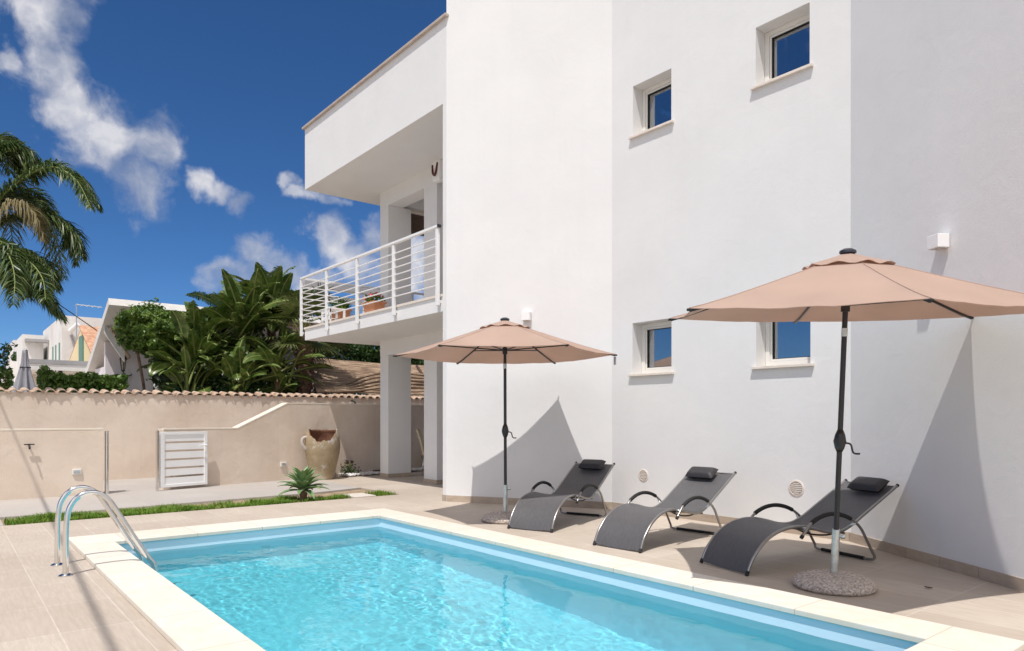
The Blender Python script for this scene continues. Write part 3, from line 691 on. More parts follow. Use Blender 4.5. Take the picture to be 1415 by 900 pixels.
# ================================================================== LOUNGERS
PROF = [(0, .008), (.035, .085), (.085, .160), (.185, .258), (.31, .325), (.445, .358), (.585, .362), (.73, .338), (.88, .300), (1.00, .285), (1.10, .298), (1.22, .345), (1.36, .422), (1.56, .532), (1.80, .664)]
def make_lounger():
    root = thing('sun_lounger', '', 'sun lounger', (0, 0, 0), 'charcoal sun loungers along the white wall')
    W = .275
    path = smoothpath([(0, s, z) for s, z in PROF], 5)
    q = MB(); rows = []
    for k, p in enumerate(path[1:-1]):
        t = k/(len(path)-3)
        rows.append([(x, p.y, p.z + .004 - .016*(1-(x/W)**2)) for x in [(-W + 2*W*i/8) for i in range(9)]])
    q.slab(rows, .005)
    q.build('sling', M['sling'], root, smooth=True, auto=50)
    for sx in (-1, 1):
        q = MB(); q.tube([(sx*(W+.006), p.y, p.z) for p in path], .0135, 10); rl_ = q.build('side_rail', M['frame_grey'], root, smooth=True, auto=50)
        q = MB(); q.tube([(sx*(W+.006), -.006, .002), (sx*(W+.006), .012, .036)], .0165, 10); q.build('foot_cap', M['rubber'], rl_, smooth=True, auto=50)
        q = MB(); e = path[-1]; q.tube([(sx*(W+.006), e.y-.012, e.z-.007), (sx*(W+.006), e.y+.006, e.z+.004)], .0155, 10); q.build('end_cap', M['rubber'], rl_, smooth=True, auto=50)
        ap = smoothpath([(sx*(W+.055), s, z) for s, z in ((.545, .275), (.60, .335), (.665, .395), (.76, .438), (.86, .458), (.96, .456), (1.07, .43), (1.17, .382), (1.26, .31), (1.335, .20), (1.40, .10), (1.432, .05))] + [(sx*(W+.045), 1.43, .022), (sx*(W-.01), 1.42, .016)], 5)
        q = MB(); q.tube(ap, .0125, 10); arm = q.build('arm_hoop', M['frame_grey'], root, smooth=True, auto=50)
        gi = [p for p in ap if .665 <= p.y <= 1.14 and p.z > .3]
        q = MB(); q.tube(gi, .019, 12); q.build('arm_grip', M['rubber'], arm, smooth=True, auto=50)
        q = MB(); q.tube([ap[0], ap[2]], .0165, 10); q.build('end_plug', M['rubber'], arm, smooth=True, auto=50)
        q = MB(); q.tube([(sx*(W+.0), 1.155, .318), (sx*(W+.062), 1.19, .366)], .009, 8); q.build('bolt', M['galv'], arm, smooth=True)
        q = MB(); q.tube([(sx*(W+.0), .60, .352), (sx*(W+.062), .615, .35)], .009, 8); q.build('bolt', M['galv'], arm, smooth=True)
        # front prop from the arm bolt down to the skid
        pr = smoothpath([(sx*(W-.03), .635, .345), (sx*(W-.03), .70, .27), (sx*(W-.03), .82, .14), (sx*(W-.03), 1.0, .06), (sx*(W-.03), 1.38, .02)], 5)
    q = MB(); q.tube([(-W+.0, 1.42, .016), (W-.0, 1.42, .016)], .0125, 10); cb = q.build('floor_bar', M['frame_grey'], root, smooth=True, auto=50)
    q = MB(); q.tube([(-W+.04, 1.42, .017), (W-.04, 1.42, .017)], .0165, 10); q.build('floor_sleeve', M['rubber'], cb, smooth=True, auto=50)
    for s, z in ((.63, .33), (1.12, .270), (.02, .018), (1.785, .65)):
        q = MB(); q.tube([(-W, s, z), (W, s, z)], .010, 8); q.build('cross_bar', M['frame_grey'], root, smooth=True, auto=50)
    for sx in (-1, 1):
        q = MB(); q.tube(smoothpath([(sx*.20, .64, .325), (sx*.20, .80, .272), (sx*.20, 1.0, .252), (sx*.20, 1.12, .275)], 4), .008, 8); q.build('seat_brace', M['black'], root, smooth=True)
    # pillow
    d = Vector((0, .24, .132)).normalized(); nrm = Vector((0, -d.z, d.y))
    q = MB(); c0 = Vector((0, 1.70, .617)) + nrm*.042
    NX, NY = 14, 8; top, bot = [], []
    for j in range(NY+1):
        a = -1 + 2*j/NY; rt, rb = [], []
        for i in range(NX+1):
            b_ = -1 + 2*i/NX; th = .046*((1-abs(a)**5)*(1-abs(b_)**8))**.5
            p = c0 + d*(a*.092) + Vector((b_*.172, 0, 0)); rt.append(p + nrm*th); rb.append(p - nrm*th*.8)
        top.append(rt); bot.append(rb[::-1])
    q.grid(top); q.grid(bot); q.build('pillow', M['pillow'], root, smooth=True)
    return root
lg = make_lounger()
spots = [(-6.116, 5.211, .351, 'charcoal sun lounger between the farther parasol and the other loungers'),
         (-4.728, 5.149, .082, 'charcoal sun lounger in full sun, middle of the three'),
         (-3.531, 5.175, -.252, 'charcoal sun lounger in the shade of the nearer parasol')]
for i, (x, y, a, lb) in enumerate(spots):
    o = lg if i == 0 else copy_tree(lg)
    o.location = (x, y, .002); o.rotation_euler = (0, 0, a); o['label'] = lb
    for ch in o.children:
        if ch.name.startswith('pillow'): ch.location = ((.012, -.018, .02)[i], (0, -.012, .006)[i], (0, -.004, .003)[i]); ch.rotation_euler = (0, 0, (.0, .03, -.025)[i])

# ================================================================== GRASS BED, AGAVE
gr = MB()
def in_bed(x, y):
    xl = -11.2 if y < 1.5 else (-11.2 - .3*(y-1.5)/3.6 if y < 5.1 else -11.5-.25*(y-5.1)/.85)
    return xl+.1 < x < GX-.03
def density(x, y):
    n = noise.noise(Vector((x*1.7, y*1.7, 3))) + .5*noise.noise(Vector((x*5, y*5, 8)))
    xr = (x - (-11.4))/1.05
    return n + .12 - (1.0 if xr < .40 + .25*noise.noise(Vector((y*2.2, 4, 1))) else 0) - (.6 if abs(y-5.33) < .25 and x > -10.95 else 0)
for _ in range(42000):
    y = random.uniform(.6, 5.93); x = random.uniform(-11.7, GX)
    if not in_bed(x, y) or random.uniform(-.3, .5) > density(x, y): continue
    h_ = random.uniform(.03, .075)*(1.2 + .5*noise.noise(Vector((x*3, y*3, 0)))); a = random.uniform(0, 2*PI); lx, ly = math.cos(a), math.sin(a); w_ = random.uniform(.003, .006)
    b0 = Vector((x, y, -.03)); tip = b0 + Vector((lx*h_*.7, ly*h_*.7, h_)); mid = b0 + Vector((lx*h_*.2, ly*h_*.2, h_*.6)); sd = Vector((-ly, lx, 0))*w_
    i0, i1, i2, i3, i4 = gr.vert(b0-sd), gr.vert(b0+sd), gr.vert(mid+sd*.8), gr.vert(mid-sd*.8), gr.vert(tip)
    gr.face([i0, i1, i2, i3]); gr.face([i3, i2, i4])
o = gr.build('grass', M['grass'], recalc=False); tag(o, 'strip of patchy green grass between path and deck', 'grass', kind='stuff')
q = MB(); q.prism([(-10.92, 5.18), (-10.42, 5.18), (-10.42, 5.56), (-10.92, 5.56)], -.03, .006)
tag(q.build('inspection_cover', M['concrete'], bevel=.006), 'pale concrete inspection cover set in the grass strip', 'cover')
ag = thing('agave', 'pale green agave rosette growing in the grass strip', 'agave', (-10.75, 4.45, -.03))
q = MB(); random.seed(21)
for k in range(38):
    a = k*2.39996; ring_ = k/38; el = math.radians(6 + 76*ring_ + random.uniform(-6, 6)); L = .43 - .07*ring_ + random.uniform(-.03, .03); wd = .066
    dirh = Vector((math.cos(a), math.sin(a), 0)); sd = Vector((-math.sin(a), math.cos(a), 0)); base = Vector((-10.75, 4.45, .13 + .06*ring_)); rows = []
    for j in range(9):
        t = j/8; el2 = el - .25*t*t; p = base + dirh*(L*t*math.cos(el2)) + Vector((0, 0, L*t*math.sin(el2))); wj = wd*(.55 + 1.3*t - 1.85*t*t if t < .98 else 0) + .002
        up = Vector((0, 0, 1))
        rows.append([p - sd*wj + up*wj*.35, p - sd*wj*.5, p, p + sd*wj*.5, p + sd*wj + up*wj*.35])
    q.slab(rows, .005)
q.build('leaves', M['leaf_agave'], ag, smooth=True, auto=50)
q = MB(); q.tube([(-10.75, 4.45, -.03), (-10.75, 4.45, .17)], [.05, .07], 10); q.build('stem', M['trunk'], ag, smooth=True)

P = on_z(1283, 813, .004)
q = MB(); q.slab([[(P.x + .028*(i-2)/2, P.y + .016*(j-1)*(1-abs(i-2)/2.6), .006 + .006*abs(j-1) + .004*(i-2)**2/4) for i in range(5)] for j in range(3)], .001)
tag(q.build('dry_leaf', M['wood_dark']), 'small dry brown leaf on the tiles right of the nearest parasol base', 'leaf')
# ================================================================== GARDEN WALLS, GATE, JAR
lw = thing('low_wall', 'low beige rendered wall on the left of the gate opening', 'wall', (-13.55, -3, 0))
q = MB(); q.box((-13.66, -14, -.05), (-13.46, 2.10, 1.085)); q.build('wall_body', M['tan_plaster'], lw)
q = MB(); q.box((-13.664, -14, 1.085), (-13.456, 2.104, 1.110)); q.build('wall_cap', M['cream'], lw)
sw = thing('stepped_wall', 'beige rendered wall with sloping cream top behind the jar', 'wall', (-14, 5, 0))
W0, W2 = Vector((-13.62, 3.06, 0)), Vector((-14.66, 8.2, 0)); W3 = W0 + (W2-W0)*2.1; W1 = W0 + (W2-W0)*.55
def lerp(a, b_, t): return a + (b_-a)*t
def wall_at(px):                        # where the view ray of a column meets the wall line
    r = ray(px, 0); d_ = W2-W0; t = (W0.x*r.y - W0.y*r.x)/(d_.y*r.x - d_.x*r.y); return W0 + d_*t
pts = [(W0, 1.065), (wall_at(328), 1.065), (wall_at(398), 1.565), (W2, 1.565), (W3, 1.565)]
def wallstrip(mb, pts, z0f, z1f, off0, off1):
    n = len(pts)
    offs = []
    for i, (p, z) in enumerate(pts):
        dd = (pts[min(i+1, n-1)][0] - pts[max(i-1, 0)][0]).normalized(); offs.append(Vector((dd.y, -dd.x, 0)))
    R = []
    for (p, z), o_ in zip(pts, offs):
        f_ = p + o_*off0; bk = p - o_*off1
        R.append([mb.vert((f_.x, f_.y, z0f(z))), mb.vert((f_.x, f_.y, z1f(z))), mb.vert((bk.x, bk.y, z1f(z))), mb.vert((bk.x, bk.y, z0f(z)))])
    for A, B_ in zip(R, R[1:]):
        for i in range(4): j = (i+1) % 4; mb.face([A[i], A[j], B_[j], B_[i]])
    mb.face(R[0]); mb.face(R[-1][::-1])
q = MB(); wallstrip(q, pts, lambda z: -.05, lambda z: z, 0, .2); q.build('wall_body', M['tan_plaster'], sw)
q = MB(); wallstrip(q, pts, lambda z: z+.0005, lambda z: z+.024, .004, .206); q.build('wall_cap', M['cream'], sw)
bw = thing('boundary_wall', 'long beige boundary wall topped with clay tiles', 'wall', (-16.5, 4, 0))
q = MB(); q.box((-16.62, -14, -.05), (-16.40, 20, 1.745)); q.build('wall_body', M['tan_plaster'], bw)
q = MB(); q.box((-16.66, -14, 1.745), (-16.39, 20, 1.775)); q.build('ledge', M['tan_plaster'], bw)
q = MB(); sp = .197; random.seed(3)
y = -13.9
while y < 19.8:
    r = .084 + random.uniform(-.009, .009); dz = random.uniform(-.014, .012); dx = random.uniform(-.03, .03); rows = []
    for xx, zz, rr in ((-16.80+dx, 1.862, r*.8), (-16.57+dx, 1.83, r*.92), (-16.352+dx*.6, 1.787, r)):
        rows.append([(xx, y + rr*math.cos(PI*i/8)*1.0, zz - .045 + dz + rr*math.sin(PI*i/8)) for i in range(9)])
    q.slab(rows, -.014)
    rows = []
    for xx, zz in ((-16.78, 1.835), (-16.372, 1.793)):
        rows.append([(xx, y + sp/2 - .055 + .11*i/4, zz - .012*math.sin(PI*i/4)) for i in range(5)])
    q.slab(rows, .012)
    y += sp + random.uniform(-.006, .006)
q.build('tile_coping', M['roof_tile'], bw, smooth=True, auto=40)
# steel post ending the low wall
q = MB(); q.tube([(-13.50, 2.155, .0), (-13.50, 2.155, 1.06)], .03, 14); tag(q.build('gate_post', M['steel'], smooth=True, auto=40), 'steel post at the end of the left low wall', 'post')
# gate
gt = thing('garden_gate', 'white slatted metal gate folded open against the beige wall', 'gate', (-13.40, 2.92, .05))
gh, gw = .975, .87; g0 = Vector((-13.43, 2.96, .055)); gd = Vector((-.25, .968, 0)).normalized(); gn = Vector((gd.y, -gd.x, 0))
gm = Matrix.Translation(g0) @ Matrix(((gd.x, gn.x, 0, 0), (gd.y, gn.y, 0, 0), (0, 0, 1, 0), (0, 0, 0, 1)))
q = MB(); q.box((0, -.02, 0), (.075, .02, gh), gm); q.box((gw-.06, -.02, 0), (gw, .02, gh), gm); q.box((.075, -.02, 0), (gw-.06, .02, .05), gm); q.box((.075, -.02, gh-.05), (gw-.06, .02, gh), gm)
q.build('gate_frame', M['white_paint'], gt, bevel=.003)
zz = .05
for i in range(6):
    hh = (gh - .10 - 5*.034)/6
    q = MB(); q.box((.0755, -.006, zz), (gw-.0605, .008, zz+hh), gm); q.build('slat', M['white_paint'], gt); zz += hh + .034
q = MB(); q.box((gw-.052, .0202, .60), (gw-.016, .026, .78), gm); q.tube([gm @ Vector((gw-.034, .02, .725)), gm @ Vector((gw-.034, .065, .725)), gm @ Vector((gw-.17, .065, .725))], .011, 8); q.build('handle', M['white_paint'], gt, smooth=True, auto=40)
for z in (.12, .78):
    q = MB(); q.tube([gm @ Vector((-.018, .0, z)), gm @ Vector((-.018, .0, z+.1))], .013, 10); q.build('hinge', M['white_paint'], gt, smooth=True, auto=40)
q = MB(); q.box((-.06, -.03, -.055), (-.032, .03, gh+.03), gm); q.build('hinge_post', M['steel'], gt)
# outdoor tap and sockets
P = on_x(40, 616, -13.46)
tp = thing('wall_tap', 'small dark tap on the left low wall', 'tap', P)
q = MB(); q.tube([(-13.46, P.y, P.z), (-13.36, P.y, P.z), (-13.34, P.y, P.z-.05)], .014, 8); q.build('spout', M['black'], tp, smooth=True)
q = MB(); q.box((-13.41, P.y-.07, P.z+.012), (-13.385, P.y+.07, P.z+.03)); q.build('tap_lever', M['black'], tp, bevel=.004)
def socket(P, nrm, lb):
    dd = Vector((-nrm.y, nrm.x, 0)); mt = Matrix.Translation(P) @ Matrix(((dd.x, nrm.x, 0, 0), (dd.y, nrm.y, 0, 0), (0, 0, 1, 0), (0, 0, 0, 1)))
    th = thing('wall_socket', lb, 'socket', P, 'outdoor sockets low on the garden walls')
    q = MB(); q.box((-.065, .001, -.045), (.065, .03, .045), mt); q.build('socket_box', M['white_frame'], th, bevel=.006)
    q = MB(); q.box((-.045, .0302, -.025), (.045, .036, .025), mt); q.build('cover_flap', M['galv'], th, bevel=.002)
socket(on_x(106, 652, -13.46), Vector((1, 0, 0)), 'white socket box on the left low wall')
dW = (W1-W0).normalized(); nW = Vector((dW.y, -dW.x, 0)); Ps = wall_at(391); socket(Vector((Ps.x, Ps.y, .33)), nW, 'white socket box on the wall left of the broken jar')
# little iron hook on the wall top
q = MB(); q.tube(smoothpath([(-16.395, 8.05, 1.70), (-16.30, 8.05, 1.70), (-16.28, 8.10, 1.62), (-16.33, 8.0, 1.58)], 4), .018, 6); tag(q.build('wall_hook', M['black'], smooth=True), 'small black hook under the tiles of the boundary wall', 'hook')

# broken jar
random.seed(5)
jx, jy = -13.86, 6.15
jar = thing('broken_jar', 'tall broken terracotta jar with jagged open side by the wall', 'jar', (jx, jy, .0))
prof_j = [(.205, .0), (.215, .03), (.23, .12), (.265, .26), (.305, .42), (.335, .58), (.345, .70), (.34, .82), (.325, .91), (.30, .98), (.285, 1.01), (.29, 1.045)]
def jr(z):
    for (r0, z0), (r1, z1) in zip(prof_j, prof_j[1:]):
        if z <= z1: return r0 + (r1-r0)*(z-z0)/(z1-z0)
    return prof_j[-1][0]
NA, NZ = 96, 40
front = math.atan2(-jy*0 - .777*0 + (0-jy), 0-jx)          # azimuth of the broken side (faces the pool)
def topz(a):
    d_ = (a - front + PI) % (2*PI) - PI
    e = min(1, max(0, (abs(d_) - .15)/1.35)); e = e*e*(3-2*e)
    return .80 + .235*e + (.018*math.sin(9*d_+.6) + .012*math.sin(23*d_))*(1-e*.7)
q = MB(); rows = []
for j in range(NZ+1):
    row = []
    for i in range(NA+1):
        a = 2*PI*i/NA; z = topz(a)*j/NZ; r = jr(z)*(1 + .012*noise.noise(Vector((math.cos(a)*2, math.sin(a)*2, z*4)))) + .0010*math.sin(z*60)
        row.append((jx + r*math.cos(a), jy + r*math.sin(a), z))
    rows.append(row)
q.slab(rows, .016)
jm = mat('aged_jar', (.29, .22, .13), (.39, .305, .195), scale=5, rough=.75, bump=.3, bscale=40, c3=(.50, .46, .42), s3=3.2, f3=(.55, .64))
q.build('jar_body', jm, jar, smooth=True, auto=60)
q = MB(); q.grid([[(jx + (px_-jx)*.93, jy + (py_-jy)*.93, pz_*.985 + .002) for px_, py_, pz_ in r_] for r_ in rows]); q.build('jar_lining', mat('jar_inside', (.20, .085, .05), (.27, .13, .08), scale=6, rough=.9), jar, smooth=True)
q = MB(); q.lathe([(0, .06), (.2, .06), (.21, .05)], (jx, jy, 0), 24); q.build('jar_floor', M['terracotta'], jar)
# inner shard
q = MB(); q.slab([[(jx+.30*math.cos(front+da)*.62, jy+.30*math.sin(front+da)*.62, z) for da in (-.5, -.25, 0, .25, .5)] for z in (.45, .62, .74)], .018); q.build('shard', M['terracotta'], jar)
a_ = front - 1.25
q = MB(); q.tube(smoothpath([(jx+.33*math.cos(a_), jy+.33*math.sin(a_), .88), (jx+.41*math.cos(a_), jy+.41*math.sin(a_), .85), (jx+.42*math.cos(a_), jy+.42*math.sin(a_), .74), (jx+.345*math.cos(a_), jy+.345*math.sin(a_), .62)], 5), .034, 10)
q.build('jar_handle', mat('pale_jar_handle', (.42, .38, .34), (.5, .46, .42), rough=.85), jar, smooth=True)

# ================================================================== BEYOND THE WALL: VEGETATION
def leafblob(mb, c, rad, n, s, seed, lump=.35, flat=.0, shell=.55):
    random.seed(seed); c = Vector(c)
    for _ in range(n):
        while True:
            d = Vector((random.uniform(-1, 1), random.uniform(-1, 1), random.uniform(-1, 1)))
            if .05 < d.length < 1: break
        u = d.normalized(); k = 1 + lump*noise.noise(u*2.1 + Vector((seed, 0, 0))) + lump*.7*noise.noise(u*5.3 + Vector((0, seed, 0)))
        rr = random.uniform(shell, 1)**.6*k; p = c + Vector((u.x*rad[0], u.y*rad[1], u.z*rad[2]))*rr
        nd = (u + Vector((random.gauss(0, .6), random.gauss(0, .6), random.gauss(.3, .6)))).normalized(); leafquad(mb, p, s, nd, .45)
def bush(name, lb, cat, c, rad, n, s, seed, leafm, base_z=0, group=None, lump=.35, stems=4):
    th = thing(name, lb, cat, (c[0], c[1], base_z), group)
    q = MB(); leafblob(q, c, rad, n, s, seed, lump); q.build('foliage', leafm, th, recalc=False)
    q = MB()
    for k in range(stems):
        a = random.uniform(0, 6.28); q.tube(smoothpath([(c[0]+.08*math.cos(a), c[1]+.08*math.sin(a), base_z), (c[0]+.2*rad[0]*math.cos(a), c[1]+.2*rad[1]*math.sin(a), (base_z+c[2])/2), (c[0]+.6*rad[0]*math.cos(a), c[1]+.6*rad[1]*math.sin(a), c[2]+.2*rad[2])], 4), [.05-.004*i for i in range(9)], 6)
    q.build('stem', M['trunk'], th, smooth=True); return th
bush('rounded_bush', 'bright green rounded bush on a stem before the lilac wall', 'bush', (-18.75, 3.97, 3.38), (.74, .76, .60), 12000, .05, 11, M['leaf_bush'], stems=2)
# hedge
random.seed(2)
def hedge(name, lb, x0, x1, y0, y1, z0, z1, n, s, leafm, seed):
    random.seed(seed); q = MB()
    for _ in range(n):
        x, y = random.uniform(x0, x1), random.uniform(y0, y1); zt_ = z1 + .18*noise.noise(Vector((x*1.6, y*1.6, seed))) + .10*noise.noise(Vector((x*5, y*5, seed)))
        z = z0 + (zt_-z0)*random.uniform(0, 1)**.5; leafquad(q, Vector((x, y, z)), s)
    th = thing(name, lb, 'hedge', ((x0+x1)/2, (y0+y1)/2, 0)); q.build('foliage', leafm, th, recalc=False)
    q = MB()
    for k in range(5): yy = y0+(y1-y0)*(k+.5)/5; q.tube([((x0+x1)/2, yy, 0), ((x0+x1)/2, yy+.1, z1-.3)], [.05, .02], 6)
    q.build('stem', M['trunk'], th)
hedge('garden_hedge', 'clipped green hedge between closed parasol and lilac house', -18.6, -17.7, 1.62, 3.25, 1.2, 2.22, 9000, .05, M['leaf_hedge'], 4)
hedge('loose_hedge', 'dark green hedge at the far left edge above the wall', -18.6, -17.8, -2.2, 1.15, 1.2, 2.25, 7000, .05, M['leaf_hedge'], 6)
hedge('tall_hedge', 'dark glossy hedge rising behind the reed roof', -23.5, -22.2, 9.0, 19.0, 1.6, 4.0, 22000, .085, M['leaf_dark'], 9)
th = thing('sapling', 'thin dark sprig rising above the hedge at the left edge', 'plant', (-17.9, .95, 0))
q = MB(); P = on_x(6, 490, -17.9); random.seed(31)
pth = smoothpath([(P.x, P.y, 1.2), (P.x+.02, P.y+.02, 2.2), P + Vector((0, -.03, 0)), P + Vector((.02, .06, .18))], 5); q.tube(pth, .012, 6); q.build('stem', M['trunk'], th)
q = MB()
for p in pth[6:]:
    for _ in range(9): leafquad(q, p + Vector((random.gauss(0, .06), random.gauss(0, .06), random.gauss(0, .05))), .05)
q.build('foliage', M['leaf_dark'], th, recalc=False)

# banana-like leaf: petiole + blade
def big_leaf(mb, mbs, base, az, el, plen, blen, bw, droop, torn, roll=0):
    dh = Vector((math.cos(az), math.sin(az), 0)); pts = []; p = Vector(base); ang = el; n = 16; L = plen + blen
    for j in range(n+1):
        pts.append(p.copy()); p = p + (dh*math.cos(ang) + Vector((0, 0, math.sin(ang))))*(L/n)
        t = j/n; ang -= droop*(t**1.6)/n*2.2
    kp = max(1, int(n*plen/L))
    mbs.tube(pts, [.032*(1-.8*j/n) + .004 for j in range(n+1)], 6)
    bl_ = smoothpath(pts[kp:], 3); m = len(bl_)
    sd = Vector((-math.sin(az), math.cos(az), 0)); sd = (Matrix.Rotation(roll, 3, (pts[-1]-pts[kp]).normalized()) @ sd)
    def wid(t): return bw*(max(0, math.sin(PI*min(1, t**.72*.97+.03)))**.62)
    for s_ in (-1, 1):
        rows = []
        for j, p in enumerate(bl_):
            t = j/(m-1); w_ = wid(t); tg = (bl_[min(j+1, m-1)]-bl_[max(j-1, 0)]).normalized(); up = sd.cross(tg)*-1
            if up.z < 0: up = -up
            fold = .35 + .25*noise.noise(Vector((base[0]*3, t*3, s_)))
            rows.append([p + (sd*s_*k + up*(fold*k - .55*k*k/(bw+.01)))*w_ if False else p + sd*s_*(k*w_) + up*(fold*k*w_ - .5*fold*k*k*w_*1.8) for k in (0, .33, .66, 1)])
        if not torn: mb.grid(rows)
        else:
            j = 0
            while j < m-1:
                st = random.choice((1, 1, 2)); e = min(m-1, j+st); dz = random.uniform(-.25, .05)*bw; seg = rows[j:e+1]; mid = (seg[0][0]+seg[-1][0])/2
                seg2 = []
                for r_ in seg:
                    seg2.append([pp + Vector((0, 0, dz*(k/3)**2)) + ((mid + (r_[3]-r_[0])) - pp)*(.30*(k/3)**2 if k else 0) for k, pp in enumerate(r_)])
                mb.grid(seg2); j = e
def strel(lb, x, y, h, leaves, seed, blen=1.25, bw=.27, torn_p=.35, spread=.95):
    random.seed(seed); th = thing('bird_of_paradise', lb, 'plant', (x, y, 0), 'giant bird of paradise plants beyond the wall')
    ms, ml, mt = MB(), MB(), MB()
    for k in range(leaves):
        az = k*2.4 + random.uniform(-.5, .5); f = k/leaves
        el = math.radians(random.uniform(25, 85) if k % 3 else random.uniform(-5, 40))
        b_ = Vector((x + random.uniform(-.18, .18), y + random.uniform(-.18, .18), h - abs(random.gauss(0, .55)) + .15))
        big_leaf(ml, ms, b_, az, el, random.uniform(.25, .75), blen*random.uniform(.75, 1.15), bw*random.uniform(.8, 1.2), random.uniform(.5, 1.7)*spread, random.random() < torn_p, random.uniform(-.9, .9))
    mt.tube(smoothpath([(x, y, 0), (x+.05, y-.04, h*.5), (x, y, h)], 4), [.13, .13, .12, .12, .12, .11, .11, .10, .09], 9)
    mt.build('trunk', M['trunk'], th, smooth=True); ms.build('petioles', M['stem_green'], th, smooth=True); ml.build('leaves', M['leaf_strel'], th, smooth=True, recalc=False)
strel('broad-leaved plant beside the rounded bush, low and wide', -18.2, 4.75, 2.55, 44, 41, .78, .17, .45, 1.25)
strel('broad-leaved plant with upright paddle leaves right of the lowest one', -18.9, 5.3, 3.0, 44, 42, .82, .18, .4, 1.1)
strel('broad-leaved plant with torn leaves reaching into the sky', -18.5, 6.05, 3.75, 46, 43, .95, .18, .65, 1.0)
strel('tallest broad-leaved plant, nearest the balcony corner', -18.9, 6.95, 4.05, 46, 44, .9, .19, .5, 1.1)
strel('small broad-leaved plant with one long leaf touching the wall tiles', -17.6, 5.65, 2.1, 30, 45, .8, .17, .3, 1.3)
strel('leafy plant crowded behind the broken reed mat', -17.6, 6.65, 2.6, 30, 46, .75, .16, .5, 1.3)
strel('dense broad-leaved plant filling the gap right of the rounded bush', -18.6, 4.95, 2.95, 40, 48, .8, .19, .35, 1.2)
strel('low broad-leaved plant directly under the rounded bush', -17.75, 4.55, 1.75, 22, 47, .8, .17, .3, 1.6)
# explicit big paddle leaf in front
# understorey
for k, (x, y, z, r, lb) in enumerate(((-18.2, 5.0, 1.8, .7, 'dark shrub at the foot of the lilac house'), (-18.3, 5.6, 1.95, .85, 'dark shrub among the broad-leaved trunks'), (-18.4, 6.7, 1.9, .8, 'dark shrub left of the fan palm trunk'), (-19.7, 6.0, 3.0, 1.0, 'tall dark shrub behind the broad leaves'), (-19.5, 4.85, 2.5, .8, 'dark shrub right behind the rounded bush'))):
    bush('dark_shrub', lb, 'shrub', (x, y, z), (r, r, r*1.05), 3600, .065, 60+k, M['leaf_dark'], group='dark shrubs beyond the wall')
# fan palm with thick fibrous trunk near the balcony
random.seed(77)
fx, fy = -17.9, 7.42
fp = thing('fan_palm', 'fan palm with rough brown trunk beside the balcony end', 'palm', (fx, fy, 0))
q = MB(); pth = smoothpath([(fx, fy, 0), (fx+.03, fy, 1.2), (fx-.02, fy+.02, 2.4), (fx, fy, 3.5)], 14); q.tube(pth, [.20 + .025*math.sin(i*2.1) for i in range(len(pth))], 14); q.build('trunk', M['trunk'], fp, smooth=True)
q = MB()
for i in range(70):
    a = i*2.4; z = 1.2 + 2.4*i/70; r = .2; p0 = Vector((fx+r*math.cos(a), fy+r*math.sin(a), z)); p1 = p0 + Vector((math.cos(a)*.10, math.sin(a)*.10, .2)); q.tube([p0, p1], [.035, .01], 5)
q.build('leaf_bases', M['trunk'], fp)
ml, ms = MB(), MB()
for k in range(30):
    az = k*2.4; el = math.radians(random.uniform(-35, 80)); L = random.uniform(.7, 1.05); b_ = Vector((fx, fy, 3.55 + random.uniform(-.25, .25)))
    dh = Vector((math.cos(az)*math.cos(el), math.sin(az)*math.cos(el), math.sin(el))); c0 = b_ + dh*L; ms.tube([b_, c0], [.02, .01], 5)
    sd = Vector((-math.sin(az), math.cos(az), 0)); up = sd.cross(dh)
    for s_ in range(26):
        ph = math.radians(-125 + 250*s_/25); dd = dh*math.cos(ph) + sd*math.sin(ph); l = .62*random.uniform(.85, 1.1); w_ = dd.cross(up).normalized()*.022
        p1 = c0 + dd*l*.55 + up*.03; p2 = c0 + dd*l + Vector((0, 0, -.12*random.uniform(.3, 1.5)))
        i0, i1, i2, i3, i4 = ml.vert(c0-w_*.3), ml.vert(c0+w_*.3), ml.vert(p1+w_), ml.vert(p1-w_), ml.vert(p2); ml.face([i0, i1, i2, i3]); ml.face([i3, i2, i4])
ms.build('petioles', M['stem_green'], fp); ml.build('leaves', leafmat('fan_palm_leaf', (.06, .09, .025), (.12, .15, .04), (.26, .24, .10)), fp, recalc=False)

# feather palm at the far left
random.seed(99)
PXc = -18.0
pc = on_x(-38, 315, PXc)
palm = thing('feather_palm', 'feather palm with drooping fronds at the left edge', 'palm', (pc.x, pc.y, 0))
def frond(mb, ms, pts, leaf_len, npair, droop=.55, wl=.016):
    pth = smoothpath(pts, 10); m = len(pth)
    ms.tube(pth, [.022*(1-.85*j/(m-1)) + .003 for j in range(m)], 5)
    for k in range(npair):
        t = .08 + .92*k/npair; f = t*(m-1); j = min(int(f), m-2); p = pth[j].lerp(pth[j+1], f-j); tg = (pth[j+1]-pth[j]).normalized()
        sd = tg.cross(Vector((0, 0, 1))); sd = sd.normalized() if sd.length > .1 else Vector((1, 0, 0)); up = sd.cross(tg)
        ll = leaf_len*(math.sin(PI*min(1, .18+.80*t))**.6)*random.uniform(.75, 1.15)
        for s_ in (-1, 1):
            for rep in range(1):
                dd = (sd*s_*random.uniform(.5, 1.0) + tg*random.uniform(.45, .9) + up*random.uniform(-.35, .55)).normalized()
                p1 = p + dd*ll*.5 + Vector((0, 0, -droop*ll*.15)); p2 = p + dd*ll*.92 + Vector((0, 0, -droop*ll*random.uniform(.5, 1.1)))
                w_ = dd.cross(Vector((random.gauss(0, .5), random.gauss(0, .5), 1))).normalized()*wl
                i0, i1, i2, i3, i4 = mb.vert(p-w_*.5), mb.vert(p+w_*.5), mb.vert(p1+w_), mb.vert(p1-w_), mb.vert(p2); mb.face([i0, i1, i2, i3]); mb.face([i3, i2, i4])
def pxpath(lst): return [on_x(a, b_, x) for a, b_, x in lst]
